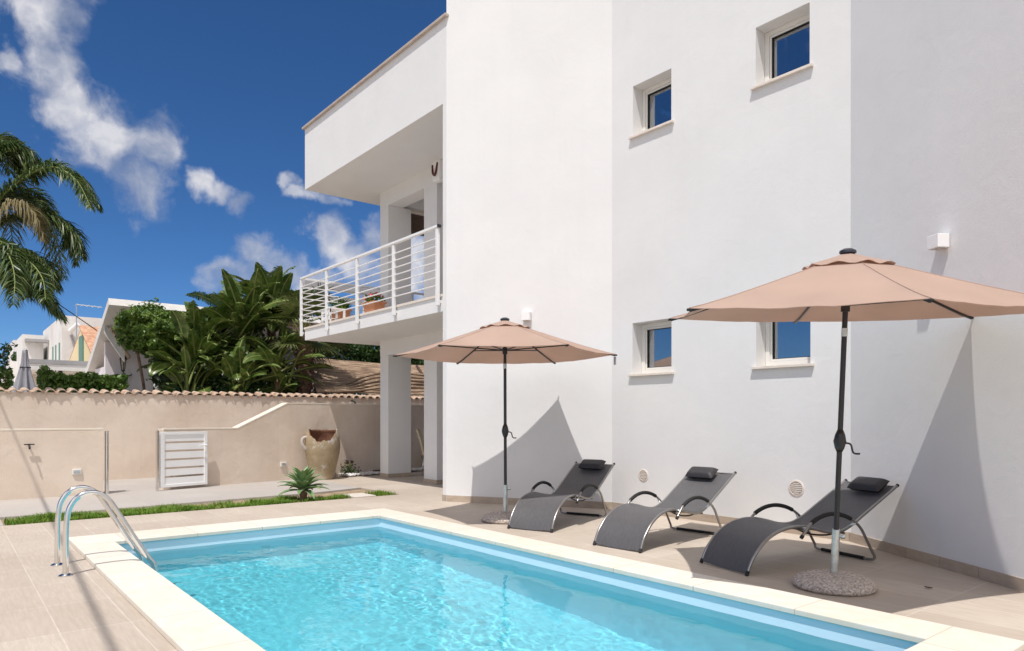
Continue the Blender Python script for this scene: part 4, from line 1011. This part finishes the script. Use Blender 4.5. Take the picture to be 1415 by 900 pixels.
ml, ms = MB(), MB()
S = [[(-30, 310, -18), (20, 258, -17.9), (72, 232, -17.7), (112, 248, -17.5), (137, 288, -17.3)],
     [(-30, 315, -18), (30, 300, -17.8), (75, 300, -17.6), (103, 322, -17.4), (115, 355, -17.3)],
     [(-30, 325, -18), (10, 345, -17.7), (45, 352, -17.4), (68, 372, -17.2), (76, 398, -17.1)],
     [(-30, 330, -18), (-5, 375, -17.6), (35, 393, -17.3), (66, 412, -17.1), (88, 440, -17.0)],
     [(-30, 310, -18), (-12, 235, -17.9), (12, 203, -17.8), (40, 210, -17.7), (56, 238, -17.6)],
     [(-30, 315, -18), (-5, 280, -18.4), (30, 262, -18.8), (60, 275, -19.1), (78, 310, -19.3)],
     [(-30, 310, -18), (-25, 230, -18.3), (-10, 192, -18.6), (12, 192, -18.9), (30, 220, -19.1)],
     [(-30, 320, -18), (-10, 330, -17.4), (20, 345, -17.0), (35, 375, -16.8), (38, 410, -16.7)]]
for s_ in S: frond(ml, ms, pxpath(s_), .50, 190, .6, .015)
for s_ in S:
    for rep in range(2):
        jx_, jy_, jd = random.uniform(-16, 6), random.uniform(-16, 20), random.uniform(-.9, .9)
        frond(ml, ms, pxpath([(a + (jx_ - 6)*k/4 - 4*k/4, b_ + jy_*k/4, x + jd*k/4) for k, (a, b_, x) in enumerate(s_)]), .46, 150, .6, .014)
for k in range(22):
    az = k*2.4; el = random.uniform(-.5, 1.3); L = random.uniform(1.9, 2.6); dh = Vector((math.cos(az), math.sin(az), 0)); c0 = Vector(pc)
    if dh.dot(RV) > .35: continue
    frond(ml, ms, [c0, c0 + dh*L*.3*math.cos(el) + Vector((0, 0, L*.3*math.sin(el)+.1)), c0 + dh*L*.65 + Vector((0, 0, L*.5*math.sin(el))), c0 + dh*L*.9 + Vector((0, 0, L*.35*math.sin(el)-.4)), c0 + dh*L + Vector((0, 0, L*.2*math.sin(el)-1.0))], .5, 110)
ml.build('fronds', M['leaf_palm'], palm, recalc=False); ms.build('midribs', M['stem_green'], palm, smooth=True)
ml, ms = MB(), MB()
for s_ in ([(-30, 318, -18), (0, 290, -17.6), (28, 280, -17.3), (48, 296, -17.1), (60, 328, -17.0)],):
    frond(ml, ms, pxpath(s_), .48, 150, .9, .012)
ml.build('dead_fronds', M['leaf_dead'], palm, recalc=False); ms.build('dead_midribs', M['leaf_dead'], palm)
q = MB(); pth = smoothpath([(pc.x, pc.y, 0), (pc.x+.05, pc.y-.05, 2.5), (pc.x, pc.y, pc.z)], 16); q.tube(pth, [.17 + .012*(i % 2) for i in range(len(pth))], 12); q.build('trunk', M['trunk'], palm, smooth=True)

# ================================================================== REED ROOF beyond the wall
rr_ = thing('reed_canopy', 'sagging reed mat canopy behind the boundary wall', 'canopy', (-18.2, 10, 0))
def reed_sheet(c00, c01, c10, c11, sagz, sagn, nm):
    q = MB(); rows = []
    for j in range(64):
        t = j/63; row = []; jz = random.uniform(-.022, .022)
        for i in range(41):
            f = i/40; p = Vector(c00).lerp(Vector(c01), f).lerp(Vector(c10).lerp(Vector(c11), f), t)
            p.z -= sagz*4*f*(1-f)*(1-.3*t); p.z += .05*noise.noise(Vector((f*5, t*3, sagz*10))) + jz*(1+noise.noise(Vector((f*6, j*.7, 2)))) + .05*noise.noise(Vector((f*11, t*5, 4)))
            row.append(p)
        rows.append(row)
    q.slab(rows, .03); q.build(nm, M['reed'], rr_, smooth=True, auto=60)
reed_sheet((-16.95, 7.35, 1.93), (-16.95, 16, 2.0), (-19.6, 8.25, 3.0), (-19.6, 17, 3.05), .12, 0, 'reed_mat')
q = MB()
for k in range(5):
    q.tube(smoothpath([(-16.9-.05*k, 7.35+.1*k, 1.93+.015*k), (-16.95-.12*k, 8.4, 1.97+.05*k), (-17.0-.2*k, 9.6, 2.12+.1*k), (-17.0-.25*k, 11.5, 2.1+.11*k), (-17-.25*k, 15, 2.05+.1*k)], 8), .035, 7)
q.build('reed_rolls', M['reed'], rr_, smooth=True)
for y in (7.6, 11.0, 14.4):
    q = MB(); q.tube([(-19.4, y+.8, 0), (-19.4, y+.8, 2.9)], .05, 8); q.build('post', M['wood_dark'], rr_, smooth=True)
    q = MB(); q.tube([(-16.95, y, 0), (-16.95, y, 1.88)], .05, 8); q.build('post', M['wood_dark'], rr_, smooth=True)
    q = MB(); q.tube([(-16.93, y, 1.86), (-19.5, y+.85, 2.93)], .04, 8); q.build('rafter', M['wood_dark'], rr_, smooth=True)

# grey pergola far behind the balcony
P0, P1 = on_x(478, 393, -24), on_x(560, 411, -24)
pg = thing('roof_pergola', 'grey beam pergola seen through the balcony railing', 'pergola', (-24, 13, 0))
for xb in (-24.1, -26.6):
    q = MB(); q.box((xb, P0.y-1.6, P0.z-.28), (xb+.2, P1.y, P0.z-.08)); q.build('beam', M['awning'], pg)
for y in (P0.y-1.4, P0.y+.8):
    q = MB(); q.box((-24.08, y-.09, 0), (-23.92, y+.09, P0.z-.281)); q.build('post', M['far_white'], pg)

# ================================================================== NEIGHBOUR HOUSES
nh = thing('slanted_roof_house', 'pinkish white house with steep slanted roof behind the bush', 'house', (-22, 5, 0))
q = MB(); y0, y1 = 3.23, 9.5; th_ = .19
A = Vector((-20, 0, 4.26)); Bq = Vector((-23.65, 0, 2.62)); dn = (Bq-A).normalized(); nr_ = Vector((-dn.z, 0, dn.x)); nr_ = nr_ if nr_.z > 0 else -nr_
Pq = [A, Bq, Bq - nr_*th_, A - nr_*th_]
i0 = [q.vert((p.x, y0, p.z)) for p in Pq]; i1 = [q.vert((p.x, y1, p.z)) for p in Pq]
q.face(i0); q.face(i1[::-1])
for i in range(4): j = (i+1) % 4; q.face([i0[i], i1[i], i1[j], i0[j]])
nroof = q.build('roof', M['far_white'], nh)
q = MB(); q.box((-20.06, y0+1.2, 3.93), (-20.02, y1, 4.02)); q.build('soffit_trim', M['orange_wood'], nroof)
q = MB(); q.box((-21.7, 3.40, 0), (-21.5, 5.3, 3.30)); q.box((-23.0, 5.3, 0), (-21.3, 9.4, 3.0)); q.box((-23.1, 3.40, 0), (-21.7, 3.6, 2.65)); q.build('wall', M['far_pink'], nh)
q = MB(); q.box((-20.35, 4.33, 0), (-20.22, 4.45, 2.95)); q.build('pillar', M['far_white'], nh)
pa, pb_ = on_x(147, 447, -20.9), on_x(172, 487, -20.9)
q = MB(); dd = (pb_-pa)
bb = [(pa.y-.05, pa.z+.02), (pb_.y, pb_.z+.02), (pb_.y, pb_.z-.26), (pa.y-.05, pa.z-.26)]
f0 = [q.vert((-20.86, a, b_)) for a, b_ in bb]; f1 = [q.vert((-20.95, a, b_)) for a, b_ in bb]; q.face(f0); q.face(f1[::-1])
for i in range(4): j = (i+1) % 4; q.face([f0[i], f1[i], f1[j], f0[j]])
q.build('barge_board', M['far_white'], nh)
q = MB(); rows = [[(x, pa.y+.02 + (dd.y+.1)*t, pa.z+.03 + dd.z*(1+.1/dd.y)*t + .03*math.sin(i*2.2)) for i, x in enumerate([-21.49 + .0216*k for k in range(25)])] for t in (0, .25, .5, .75, 1)]
q.slab(rows, .05); q.build('porch_roof', M['roof_tile'], nh, smooth=True, auto=60)
wa, wb = on_x(158.5, 517, -21.49), on_x(166, 545, -21.49)
q = MB(); q.box((-21.498, wa.y, wa.z-1.2), (-21.47, wb.y, wa.z)); q.build('door', M['wood_dark'], nh)
wa, wb = on_x(166.5, 517, -21.4), on_x(172, 545, -21.4)
q = MB(); q.box((-21.45, wa.y, 0), (-21.36, wb.y, wa.z)); q.build('pillar', M['far_white'], nh)
# wall lantern
P = on_x(170, 503, -21.2)
ln = thing('wall_lantern', 'black iron lantern on bracket on the lilac house wall', 'lantern', P)
q = MB(); q.lathe([(.04, -.17), (.075, .12), (.075, .125)], P, 6); q.build('lantern_glass', M['lamp_glass'], ln)
q = MB(); q.lathe([(.10, .12), (.06, .2), (.02, .24), (0, .29)], P, 6); q.lathe([(0, -.22), (.05, -.19), (.05, -.165)], P, 6)
for k in range(6): q.tube([P + Vector((.04*math.cos(k*PI/3), .04*math.sin(k*PI/3), -.17)), P + Vector((.078*math.cos(k*PI/3), .078*math.sin(k*PI/3), .12))], .008, 4)
q.build('lantern_frame', M['black'], ln)
q = MB(); q.tube(smoothpath([P + Vector((0, 0, -.2)), P + Vector((0, .06, -.3)), P + Vector((-.1, .2, -.3)), P + Vector((-.3, .25, -.25))], 5), .018, 6); q.build('bracket', M['black'], ln)
# closed grey parasol
P = on_x(35, 540, -17.3)
cp = thing('closed_parasol', 'closed grey parasol standing just behind the tiled wall', 'parasol', (P.x, P.y, 0))
z0, z1 = 1.72, on_x(35, 484, -17.3).z
q = MB(); rows = []
for j in range(15):
    t = j/14; row = []
    r = (.045 + .06*t if t < .32 else (.075 if t < .42 else   .085 + .095*(t-.42)/.58))
    for i in range(49):
        a = 2*PI*i/48; rad = r*(1 + (.34*t+.08)*math.cos(7*a) + .10*math.sin(3*a)); row.append((P.x+rad*math.cos(a), P.y+rad*math.sin(a), z1 + (z0-z1)*t))
    rows.append(row)
q.slab(rows, .004); q.build('folded_canopy', M['grey_cloth'], cp, smooth=True)
q = MB(); q.tube([(P.x, P.y, 0), (P.x, P.y, z1+.03)], .02, 8); q.build('pole', M['galv'], cp, smooth=True)
q = MB(); zz = z1 + (z0-z1)*.38; q.tube([(P.x+.085*math.cos(2*PI*i/16), P.y+.085*math.sin(2*PI*i/16), zz) for i in range(16)], .014, 6, closed=True); q.build('tie_strap', M['black'], cp, smooth=True)
# white terraced house
X0 = -34
def hy(px, x): return on_x(px, 500, x).y
wh = thing('white_house', 'tall white flat-roofed house with slit windows, far left', 'house', (-37, 6, 0))
yc = hy(86, X0); zt_ = on_x(86, 436, X0).z
xw = -41.0
q = MB(); q.box((xw, yc, 0), (X0, yc+7, zt_)); q.build('wall', M['far_white'], wh)
for px, ya, yb_ in ((63.5, 482, 498), (73, 479.5, 500), (77, 477, 500), (82, 474, 503)):
    pt_ = on_y(px, ya, yc-.01); pb2 = on_y(px, yb_, yc-.01)
    q = MB(); q.box((pt_.x-.16, yc-.02, pb2.z-1.0), (pt_.x+.16, yc-.001, pt_.z)); q.build('window', M['green_shutter'], wh)
P = on_x(97, 458, X0+.1)
q = MB(); q.tube([P, P + Vector((.25, .25, .30))], .09, 8); q.build('floodlight', M['white_paint'], wh)
q = MB(); q.tube([on_x(98, 463, X0+.03), on_x(103, 479, X0+.03)], .05, 6); q.build('drain_pipe', M['awning'], wh)
th2 = thing('low_white_house', 'lower white flat-roofed house left of the slit-windowed one', 'house', (-39, 4, 0))
xl = -39
ya_, yb2 = hy(31, xl), hy(60, xl); zt2 = on_x(31, 462, xl).z
q = MB(); q.box((xl-4.5, ya_, 0), (xl, yb2, zt2)); ww_ = q.build('wall', M['far_white'], th2)
q = MB(); q.box((xl+.001, hy(34, xl), on_x(34, 473, xl).z), (xl+.5, hy(66, xl), on_x(34, 473, xl).z+.13)); q.build('canopy_slab', M['awning'], th2)
th3 = thing('balcony_house', 'small white house with terrace, farthest left', 'house', (-46, 4, 0))
xl = -45
q = MB(); q.box((xl-4, hy(18.5, xl), 0), (xl, hy(34, xl), on_x(20, 470, xl).z)); q.build('wall', M['far_white'], th3)
xl = -42
q = MB(); q.box((xl-2, hy(13, xl), 0), (xl, hy(30, xl), on_x(14, 499, xl).z)); q.build('terrace', M['far_white'], th3)
q = MB(); q.box((xl-8, hy(-3, xl), 0), (xl-2.5, hy(14, xl), on_x(8, 508, xl).z)); q.build('side_wall', M['far_pink'], th3)
P = on_x(23, 495, xl-.4)
th4 = thing('dark_bush', 'small dark plant on the terrace parapet of the farthest house', 'plant', P)
q = MB(); leafblob(q, P, (.2, .22, .3), 300, .08, 5); q.build('foliage', M['leaf_dark'], th4, recalc=False)
# yellow gable house with green shutter
yh = thing('yellow_house', 'yellow gabled house with orange tiles and green shutter', 'house', (-29, 5, 0))
xg = -28.0
ap = on_x(112, 455, xg); yg = ap.y; bl_ = on_y(95, 502, yg); brr = on_y(128, 490, yg)
q = MB(); zl = ap.z + (brr.z-ap.z)*(ap.x-bl_.x)/(brr.x-ap.x)
n_ = [(bl_.x, 0), (brr.x, 0), (brr.x, brr.z), (ap.x, ap.z), (bl_.x, bl_.z)]
f0 = [q.vert((a, yg, b_)) for a, b_ in n_]; f1 = [q.vert((a, yg+6, b_)) for a, b_ in n_]; q.face(f0); q.face(f1[::-1])
for i in range(5): j = (i+1) % 5; q.face([f0[i], f1[i], f1[j], f0[j]])
q.build('wall', M['yellow_plaster'], yh)
q = MB()
for ex in (bl_, brr):
    dx_, dz_ = (ex.x-ap.x)*1.06, (ex.z-ap.z)*1.06
    rows = [[(ap.x + dx_*t, yg+(-.06 if ex is brr else .03)+6.2*k/40, ap.z+.06 + dz_*t + .035*math.sin(k*1.9)) for k in range(41)] for t in [i/8 for i in range(9)]]
    q.slab(rows, -.06 if ex is brr else .06)
q.build('roof', M['orange_tile'], yh, smooth=True, auto=60)
sa, sb = on_y(109.5, 466, yg-.03), on_y(114.5, 500, yg-.03)
q = MB(); q.box((sa.x, yg-.05, sb.z-.4), (sb.x, yg-.001, sa.z)); q.build('shutter', M['green_shutter'], yh)
# flat awning terrace roof
aw = thing('terrace_awning', 'flat grey terrace roof on posts above the hedge', 'awning', (-25, 3, 0))
xa = -24.0
a0, a1 = on_x(40, 496, xa), on_x(120, 499, xa)
q = MB(); q.box((xa-3, a0.y, a0.z-.12), (xa, a1.y+.4, a0.z)); q.build('roof', M['awning'], aw)
q = MB(); q.box((xa-2.95, a0.y+.02, a0.z-.30), (xa-.02, a1.y+.38, a0.z-.121)); q.build('fascia', M['far_white'], aw)
q = MB(); q.box((xa-2.9, hy(40, xa), 0), (xa-2.7, a1.y+.3, a0.z-.301)); q.build('back_wall', M['cream'], aw)
q = MB(); q.box((xa-1.2, hy(51, xa-1), 0), (xa-.8, hy(63, xa-1), a0.z-.302)); q.build('pillar', M['cream'], aw)
for px in (83.5,):
    yy = hy(px, xa-.1); q = MB(); q.box((xa-.15, yy-.05, 0), (xa-.05, yy+.05, a0.z-.301)); q.build('post', M['black'], aw)
# antenna
P0 = on_x(106, 470, -33.2); P1 = on_x(105.5, 421, -33.2); P2 = on_x(141, 425, -33.2)
an = thing('tv_antenna', 'thin television aerial on the white house roof', 'antenna', P0)
q = MB(); q.tube([P0, P1], .022, 6); q.tube([P1, P2], .018, 6)
for k in range(5):
    c0 = P1.lerp(P2, k/4.5); q.tube([c0 + Vector((-.3, 0, .0)), c0 + Vector((.3, 0, 0))], .012, 4)
q.build('mast', M['galv'], an)
# overhead cable: its shadow crosses wall, path and deck; a second span drops to the neighbour house
kx, ky = -.26, .365
def over(sx, sy, H): return Vector((sx - kx*H, sy - ky*H, H))
H = 6.2
c_a = over(-4.58, .75, H); c_b = over(-13.3, 1.23, H); dirc = (c_b-c_a).normalized()
pole_xy = c_a + dirc*18.5
up_ = thing('utility_pole', 'grey utility pole carrying overhead cables past the garden', 'pole', (pole_xy.x, pole_xy.y, 0))
q = MB(); q.tube([(pole_xy.x, pole_xy.y, 0), (pole_xy.x, pole_xy.y, H+.4)], [.13, .09], 10); q.build('shaft', M['concrete'], up_, smooth=True)
q = MB(); q.box((pole_xy.x-.05, pole_xy.y-.5, H+.02), (pole_xy.x+.05, pole_xy.y+.5, H+.1)); q.build('cross_arm', M['galv'], up_)
near = c_a - dirc*26
q = MB(); q.tube([near.lerp(pole_xy, i/20) + Vector((0, 0, -.0)) for i in range(21)], .021, 6); tag(q.build('overhead_cable', M['black'], smooth=True), 'thick black cable spanning above the garden towards the pole', 'cable')
e1 = on_x(134, 457, -20.6); m1 = on_x(92, 428, -19.9)
q = MB(); q.tube(smoothpath([Vector((pole_xy.x, pole_xy.y, H)), on_x(40, 392, -19.6), m1, e1], 8), .012, 5); tag(q.build('drop_cable', M['black'], smooth=True), 'thin black cable dropping from behind the palm to the slanted roof', 'cable')

# ================================================================== WORLD, SUN, CAMERA
w = bpy.data.worlds.new('World'); sc.world = w; w.use_nodes = True; nt = w.node_tree; nt.nodes.clear()
out = nn(nt, 'ShaderNodeOutputWorld'); bg = nn(nt, 'ShaderNodeBackground')
sky = nn(nt, 'ShaderNodeTexSky', sky_type='NISHITA'); sky.sun_disc = False
sdir = Vector((.26, -.365, 1)).normalized()
sky.sun_elevation = math.asin(sdir.z); sky.sun_rotation = math.atan2(sdir.x, sdir.y)
sky.altitude = 3000; sky.air_density = 1.0; sky.dust_density = 0; sky.ozone_density = 10.0
bg.inputs['Strength'].default_value = .094
tc = nn(nt, 'ShaderNodeTexCoord')
# unseen cloud banks added to lift the shadows: overhead, right of the villa, behind
FILL_BANKS = [((.9, .1, .75), .85, .6), ((.75, -.9, .45), .9, .5), ((.5, .6, 1.1), .7, .6), ((-.2, -.25, 1.2), .5, .45), ((-.1, -1, .9), .5, .3)]
# clouds in direction space: soft ellipsoids broken up by noise
PUFFS = [(60,18,60,46,0),(72,85,52,62,10),(95,150,58,48,20),(150,195,76,50,15),(205,198,46,46,0),(188,255,36,54,-10),(110,205,40,30,20),
         (4,86,14,18,0),(282,250,26,20,25),(308,262,24,18,25),(330,286,20,18,30),
         (308,374,34,20,0),(362,352,30,28,0),(345,380,44,20,0),(392,248,12,15,0),(405,266,20,10,20),(446,268,30,9,15),(455,330,34,30,20),(488,362,42,32,20),(522,340,24,36,0),(585,365,46,60,0),(540,395,60,30,0),(430,392,40,16,0),(395,372,30,24,0)]
nz0 = nn(nt, 'ShaderNodeTexNoise'); nz0.inputs['Scale'].default_value = 7; nz0.inputs['Detail'].default_value = 4
nt.links.new(tc.outputs['Generated'], nz0.inputs['Vector'])
wsub = nn(nt, 'ShaderNodeVectorMath', operation='MULTIPLY_ADD'); nt.links.new(nz0.outputs['Color'], wsub.inputs[0]); wsub.inputs[1].default_value = (.05, .05, .05); wsub.inputs[2].default_value = (-.025, -.025, -.025)
wad = nn(nt, 'ShaderNodeVectorMath', operation='ADD'); nt.links.new(tc.outputs['Generated'], wad.inputs[0]); nt.links.new(wsub.outputs[0], wad.inputs[1])
nz9 = nn(nt, 'ShaderNodeTexNoise'); nz9.inputs['Scale'].default_value = 24; nz9.inputs['Detail'].default_value = 6
nt.links.new(tc.outputs['Generated'], nz9.inputs['Vector'])
ws9 = nn(nt, 'ShaderNodeVectorMath', operation='MULTIPLY_ADD'); nt.links.new(nz9.outputs['Color'], ws9.inputs[0]); ws9.inputs[1].default_value = (.045,)*3; ws9.inputs[2].default_value = (-.0225,)*3
wa9 = nn(nt, 'ShaderNodeVectorMath', operation='ADD'); nt.links.new(wad.outputs[0], wa9.inputs[0]); nt.links.new(ws9.outputs[0], wa9.inputs[1]); wad = wa9
prev = None
for px, py, rx, ry, rot in PUFFS:
    cdir = ray(px, py).normalized(); rt = math.radians(rot)
    ea = ray(px + rx*math.cos(rt), py + rx*math.sin(rt)).normalized() - cdir; eb = ray(px - ry*math.sin(rt), py + ry*math.cos(rt)).normalized() - cdir
    e1_ = (ea - cdir*ea.dot(cdir)); r1 = e1_.length; e1_.normalize(); e2_ = cdir.cross(e1_).normalized(); r2 = abs(eb.dot(e2_)) or eb.length
    mtx = Matrix((e1_, e2_, cdir)).transposed()
    mp = nn(nt, 'ShaderNodeMapping', vector_type='TEXTURE'); mp.inputs['Location'].default_value = cdir; mp.inputs['Rotation'].default_value = mtx.to_euler('XYZ'); mp.inputs['Scale'].default_value = (r1, r2, .5)
    nt.links.new(wad.outputs[0], mp.inputs[0])
    ln_ = nn(nt, 'ShaderNodeVectorMath', operation='LENGTH'); nt.links.new(mp.outputs[0], ln_.inputs[0])
    if prev is None: prev = ln_.outputs['Value']
    else:
        mn = nn(nt, 'ShaderNodeMath', operation='SMOOTH_MIN'); mn.inputs[2].default_value = .25; nt.links.new(prev, mn.inputs[0]); nt.links.new(ln_.outputs['Value'], mn.inputs[1]); prev = mn.outputs[0]
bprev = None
for dvec, r1, r2 in FILL_BANKS:
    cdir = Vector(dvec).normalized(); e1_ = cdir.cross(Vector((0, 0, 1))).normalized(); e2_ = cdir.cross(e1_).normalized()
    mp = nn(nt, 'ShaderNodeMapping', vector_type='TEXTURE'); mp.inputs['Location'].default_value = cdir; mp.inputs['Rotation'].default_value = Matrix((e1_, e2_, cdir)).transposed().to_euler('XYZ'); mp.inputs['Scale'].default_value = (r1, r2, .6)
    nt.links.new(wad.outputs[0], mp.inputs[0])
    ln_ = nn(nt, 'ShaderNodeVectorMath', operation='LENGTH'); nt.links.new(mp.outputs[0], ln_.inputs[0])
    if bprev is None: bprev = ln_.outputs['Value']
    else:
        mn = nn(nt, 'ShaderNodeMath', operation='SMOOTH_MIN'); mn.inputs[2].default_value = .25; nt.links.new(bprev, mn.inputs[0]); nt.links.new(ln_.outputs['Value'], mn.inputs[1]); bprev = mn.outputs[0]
n1 = nn(nt, 'ShaderNodeTexNoise'); n1.inputs['Scale'].default_value = 26; n1.inputs['Detail'].default_value = 9; n1.inputs['Roughness'].default_value = .6; n1.inputs['Distortion'].default_value = .3
nt.links.new(tc.outputs['Generated'], n1.inputs['Vector'])
m1_ = nn(nt, 'ShaderNodeMath', operation='MULTIPLY_ADD'); nt.links.new(n1.outputs['Fac'], m1_.inputs[0]); m1_.inputs[1].default_value = 2.0; m1_.inputs[2].default_value = -1.0   # noise -1.3..1.3
fld = nn(nt, 'ShaderNodeMath', operation='SUBTRACT'); nt.links.new(m1_.outputs[0], fld.inputs[0]); nt.links.new(prev, fld.inputs[1])     # noise - dist
mr = nn(nt, 'ShaderNodeMapRange', interpolation_type='SMOOTHSTEP'); mr.inputs[1].default_value = -1.30; mr.inputs[2].default_value = -.30; nt.links.new(fld.outputs[0], mr.inputs[0])
n2 = nn(nt, 'ShaderNodeTexNoise'); n2.inputs['Scale'].default_value = 14; n2.inputs['Detail'].default_value = 6; nt.links.new(wad.outputs[0], n2.inputs['Vector'])
cc = nn(nt, 'ShaderNodeValToRGB'); cc.color_ramp.elements[0].position = .36; cc.color_ramp.elements[1].position = .62
cc.color_ramp.elements[0].color = (3.5, 3.85, 4.8, 1); cc.color_ramp.elements[1].color = (7.0, 7.0, 7.4, 1)
nt.links.new(n2.outputs['Fac'], cc.inputs[0])
fac = nn(nt, 'ShaderNodeMath', operation='MULTIPLY'); al = nn(nt, 'ShaderNodeMapRange'); al.inputs[1].default_value = .35; al.inputs[2].default_value = .62; al.inputs[3].default_value = .45; al.inputs[4].default_value = .95; nt.links.new(n2.outputs['Fac'], al.inputs[0])
nt.links.new(mr.outputs[0], fac.inputs[0]); nt.links.new(al.outputs[0], fac.inputs[1])
mx = nn(nt, 'ShaderNodeMix', data_type='RGBA'); nt.links.new(fac.outputs[0], mx.inputs[0]); hs = nn(nt, 'ShaderNodeHueSaturation'); hs.inputs['Saturation'].default_value = 1.10; nt.links.new(sky.outputs[0], hs.inputs['Color']); nt.links.new(hs.outputs[0], mx.inputs[6]); nt.links.new(cc.outputs[0], mx.inputs[7])
fill_bank = nn(nt, 'ShaderNodeMapRange', interpolation_type='SMOOTHSTEP'); fill_bank.inputs[1].default_value = -1.05; fill_bank.inputs[2].default_value = -.2
bf = nn(nt, 'ShaderNodeMath', operation='SUBTRACT'); nt.links.new(m1_.outputs[0], bf.inputs[0]); nt.links.new(bprev, bf.inputs[1]); nt.links.new(bf.outputs[0], fill_bank.inputs[0])
mb_ = nn(nt, 'ShaderNodeMix', data_type='RGBA'); nt.links.new(fill_bank.outputs[0], mb_.inputs[0]); nt.links.new(mx.outputs[2], mb_.inputs[6]); mb_.inputs[7].default_value = (12.4, 11.9, 11.3, 1)
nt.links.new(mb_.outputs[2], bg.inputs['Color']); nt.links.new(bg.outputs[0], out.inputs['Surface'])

sl = bpy.data.lights.new('sun', 'SUN'); sl.energy = 3.6; sl.angle = math.radians(.53); sl.color = (1, .96, .91)
so = bpy.data.objects.new('sun', sl); COL.objects.link(so); so.location = (5, -8, 20)
so.rotation_euler = (-sdir).to_track_quat('-Z', 'Y').to_euler()
# real refracted sunlight on the pool floor
try:
    sl.cycles.is_caustics_light = True
    water.cycles.is_caustics_caster = True
    basin.cycles.is_caustics_receiver = True
except Exception as ex: print('caustics', ex)

cam = bpy.data.cameras.new('camera'); cam.sensor_width = 36; cam.sensor_fit = 'HORIZONTAL'; cam.lens = F_PX/1415*36; cam.shift_y = (CY-450)/1415
cam.clip_start = .05; cam.clip_end = 3000
co = bpy.data.objects.new('camera', cam); COL.objects.link(co); co.location = (0, 0, EYE)
co.rotation_euler = (PI/2, 0, math.atan2(.777, .629)); sc.camera = co

sc.render.engine = 'CYCLES'
cy = sc.cycles
cy.max_bounces = 10; cy.diffuse_bounces = 5; cy.glossy_bounces = 5; cy.transmission_bounces = 8; cy.transparent_max_bounces = 12
cy.caustics_reflective = False; cy.caustics_refractive = True; cy.blur_glossy = .5; cy.sample_clamp_indirect = 6
cy.use_denoising = True
try: cy.denoiser = 'OPENIMAGEDENOISE'; cy.denoising_input_passes = 'RGB_ALBEDO_NORMAL'
except Exception: pass
vs = sc.view_settings; vs.view_transform = 'Standard'; vs.look = 'None'; vs.gamma = 1; vs.exposure = .16; vs.use_curve_mapping = False
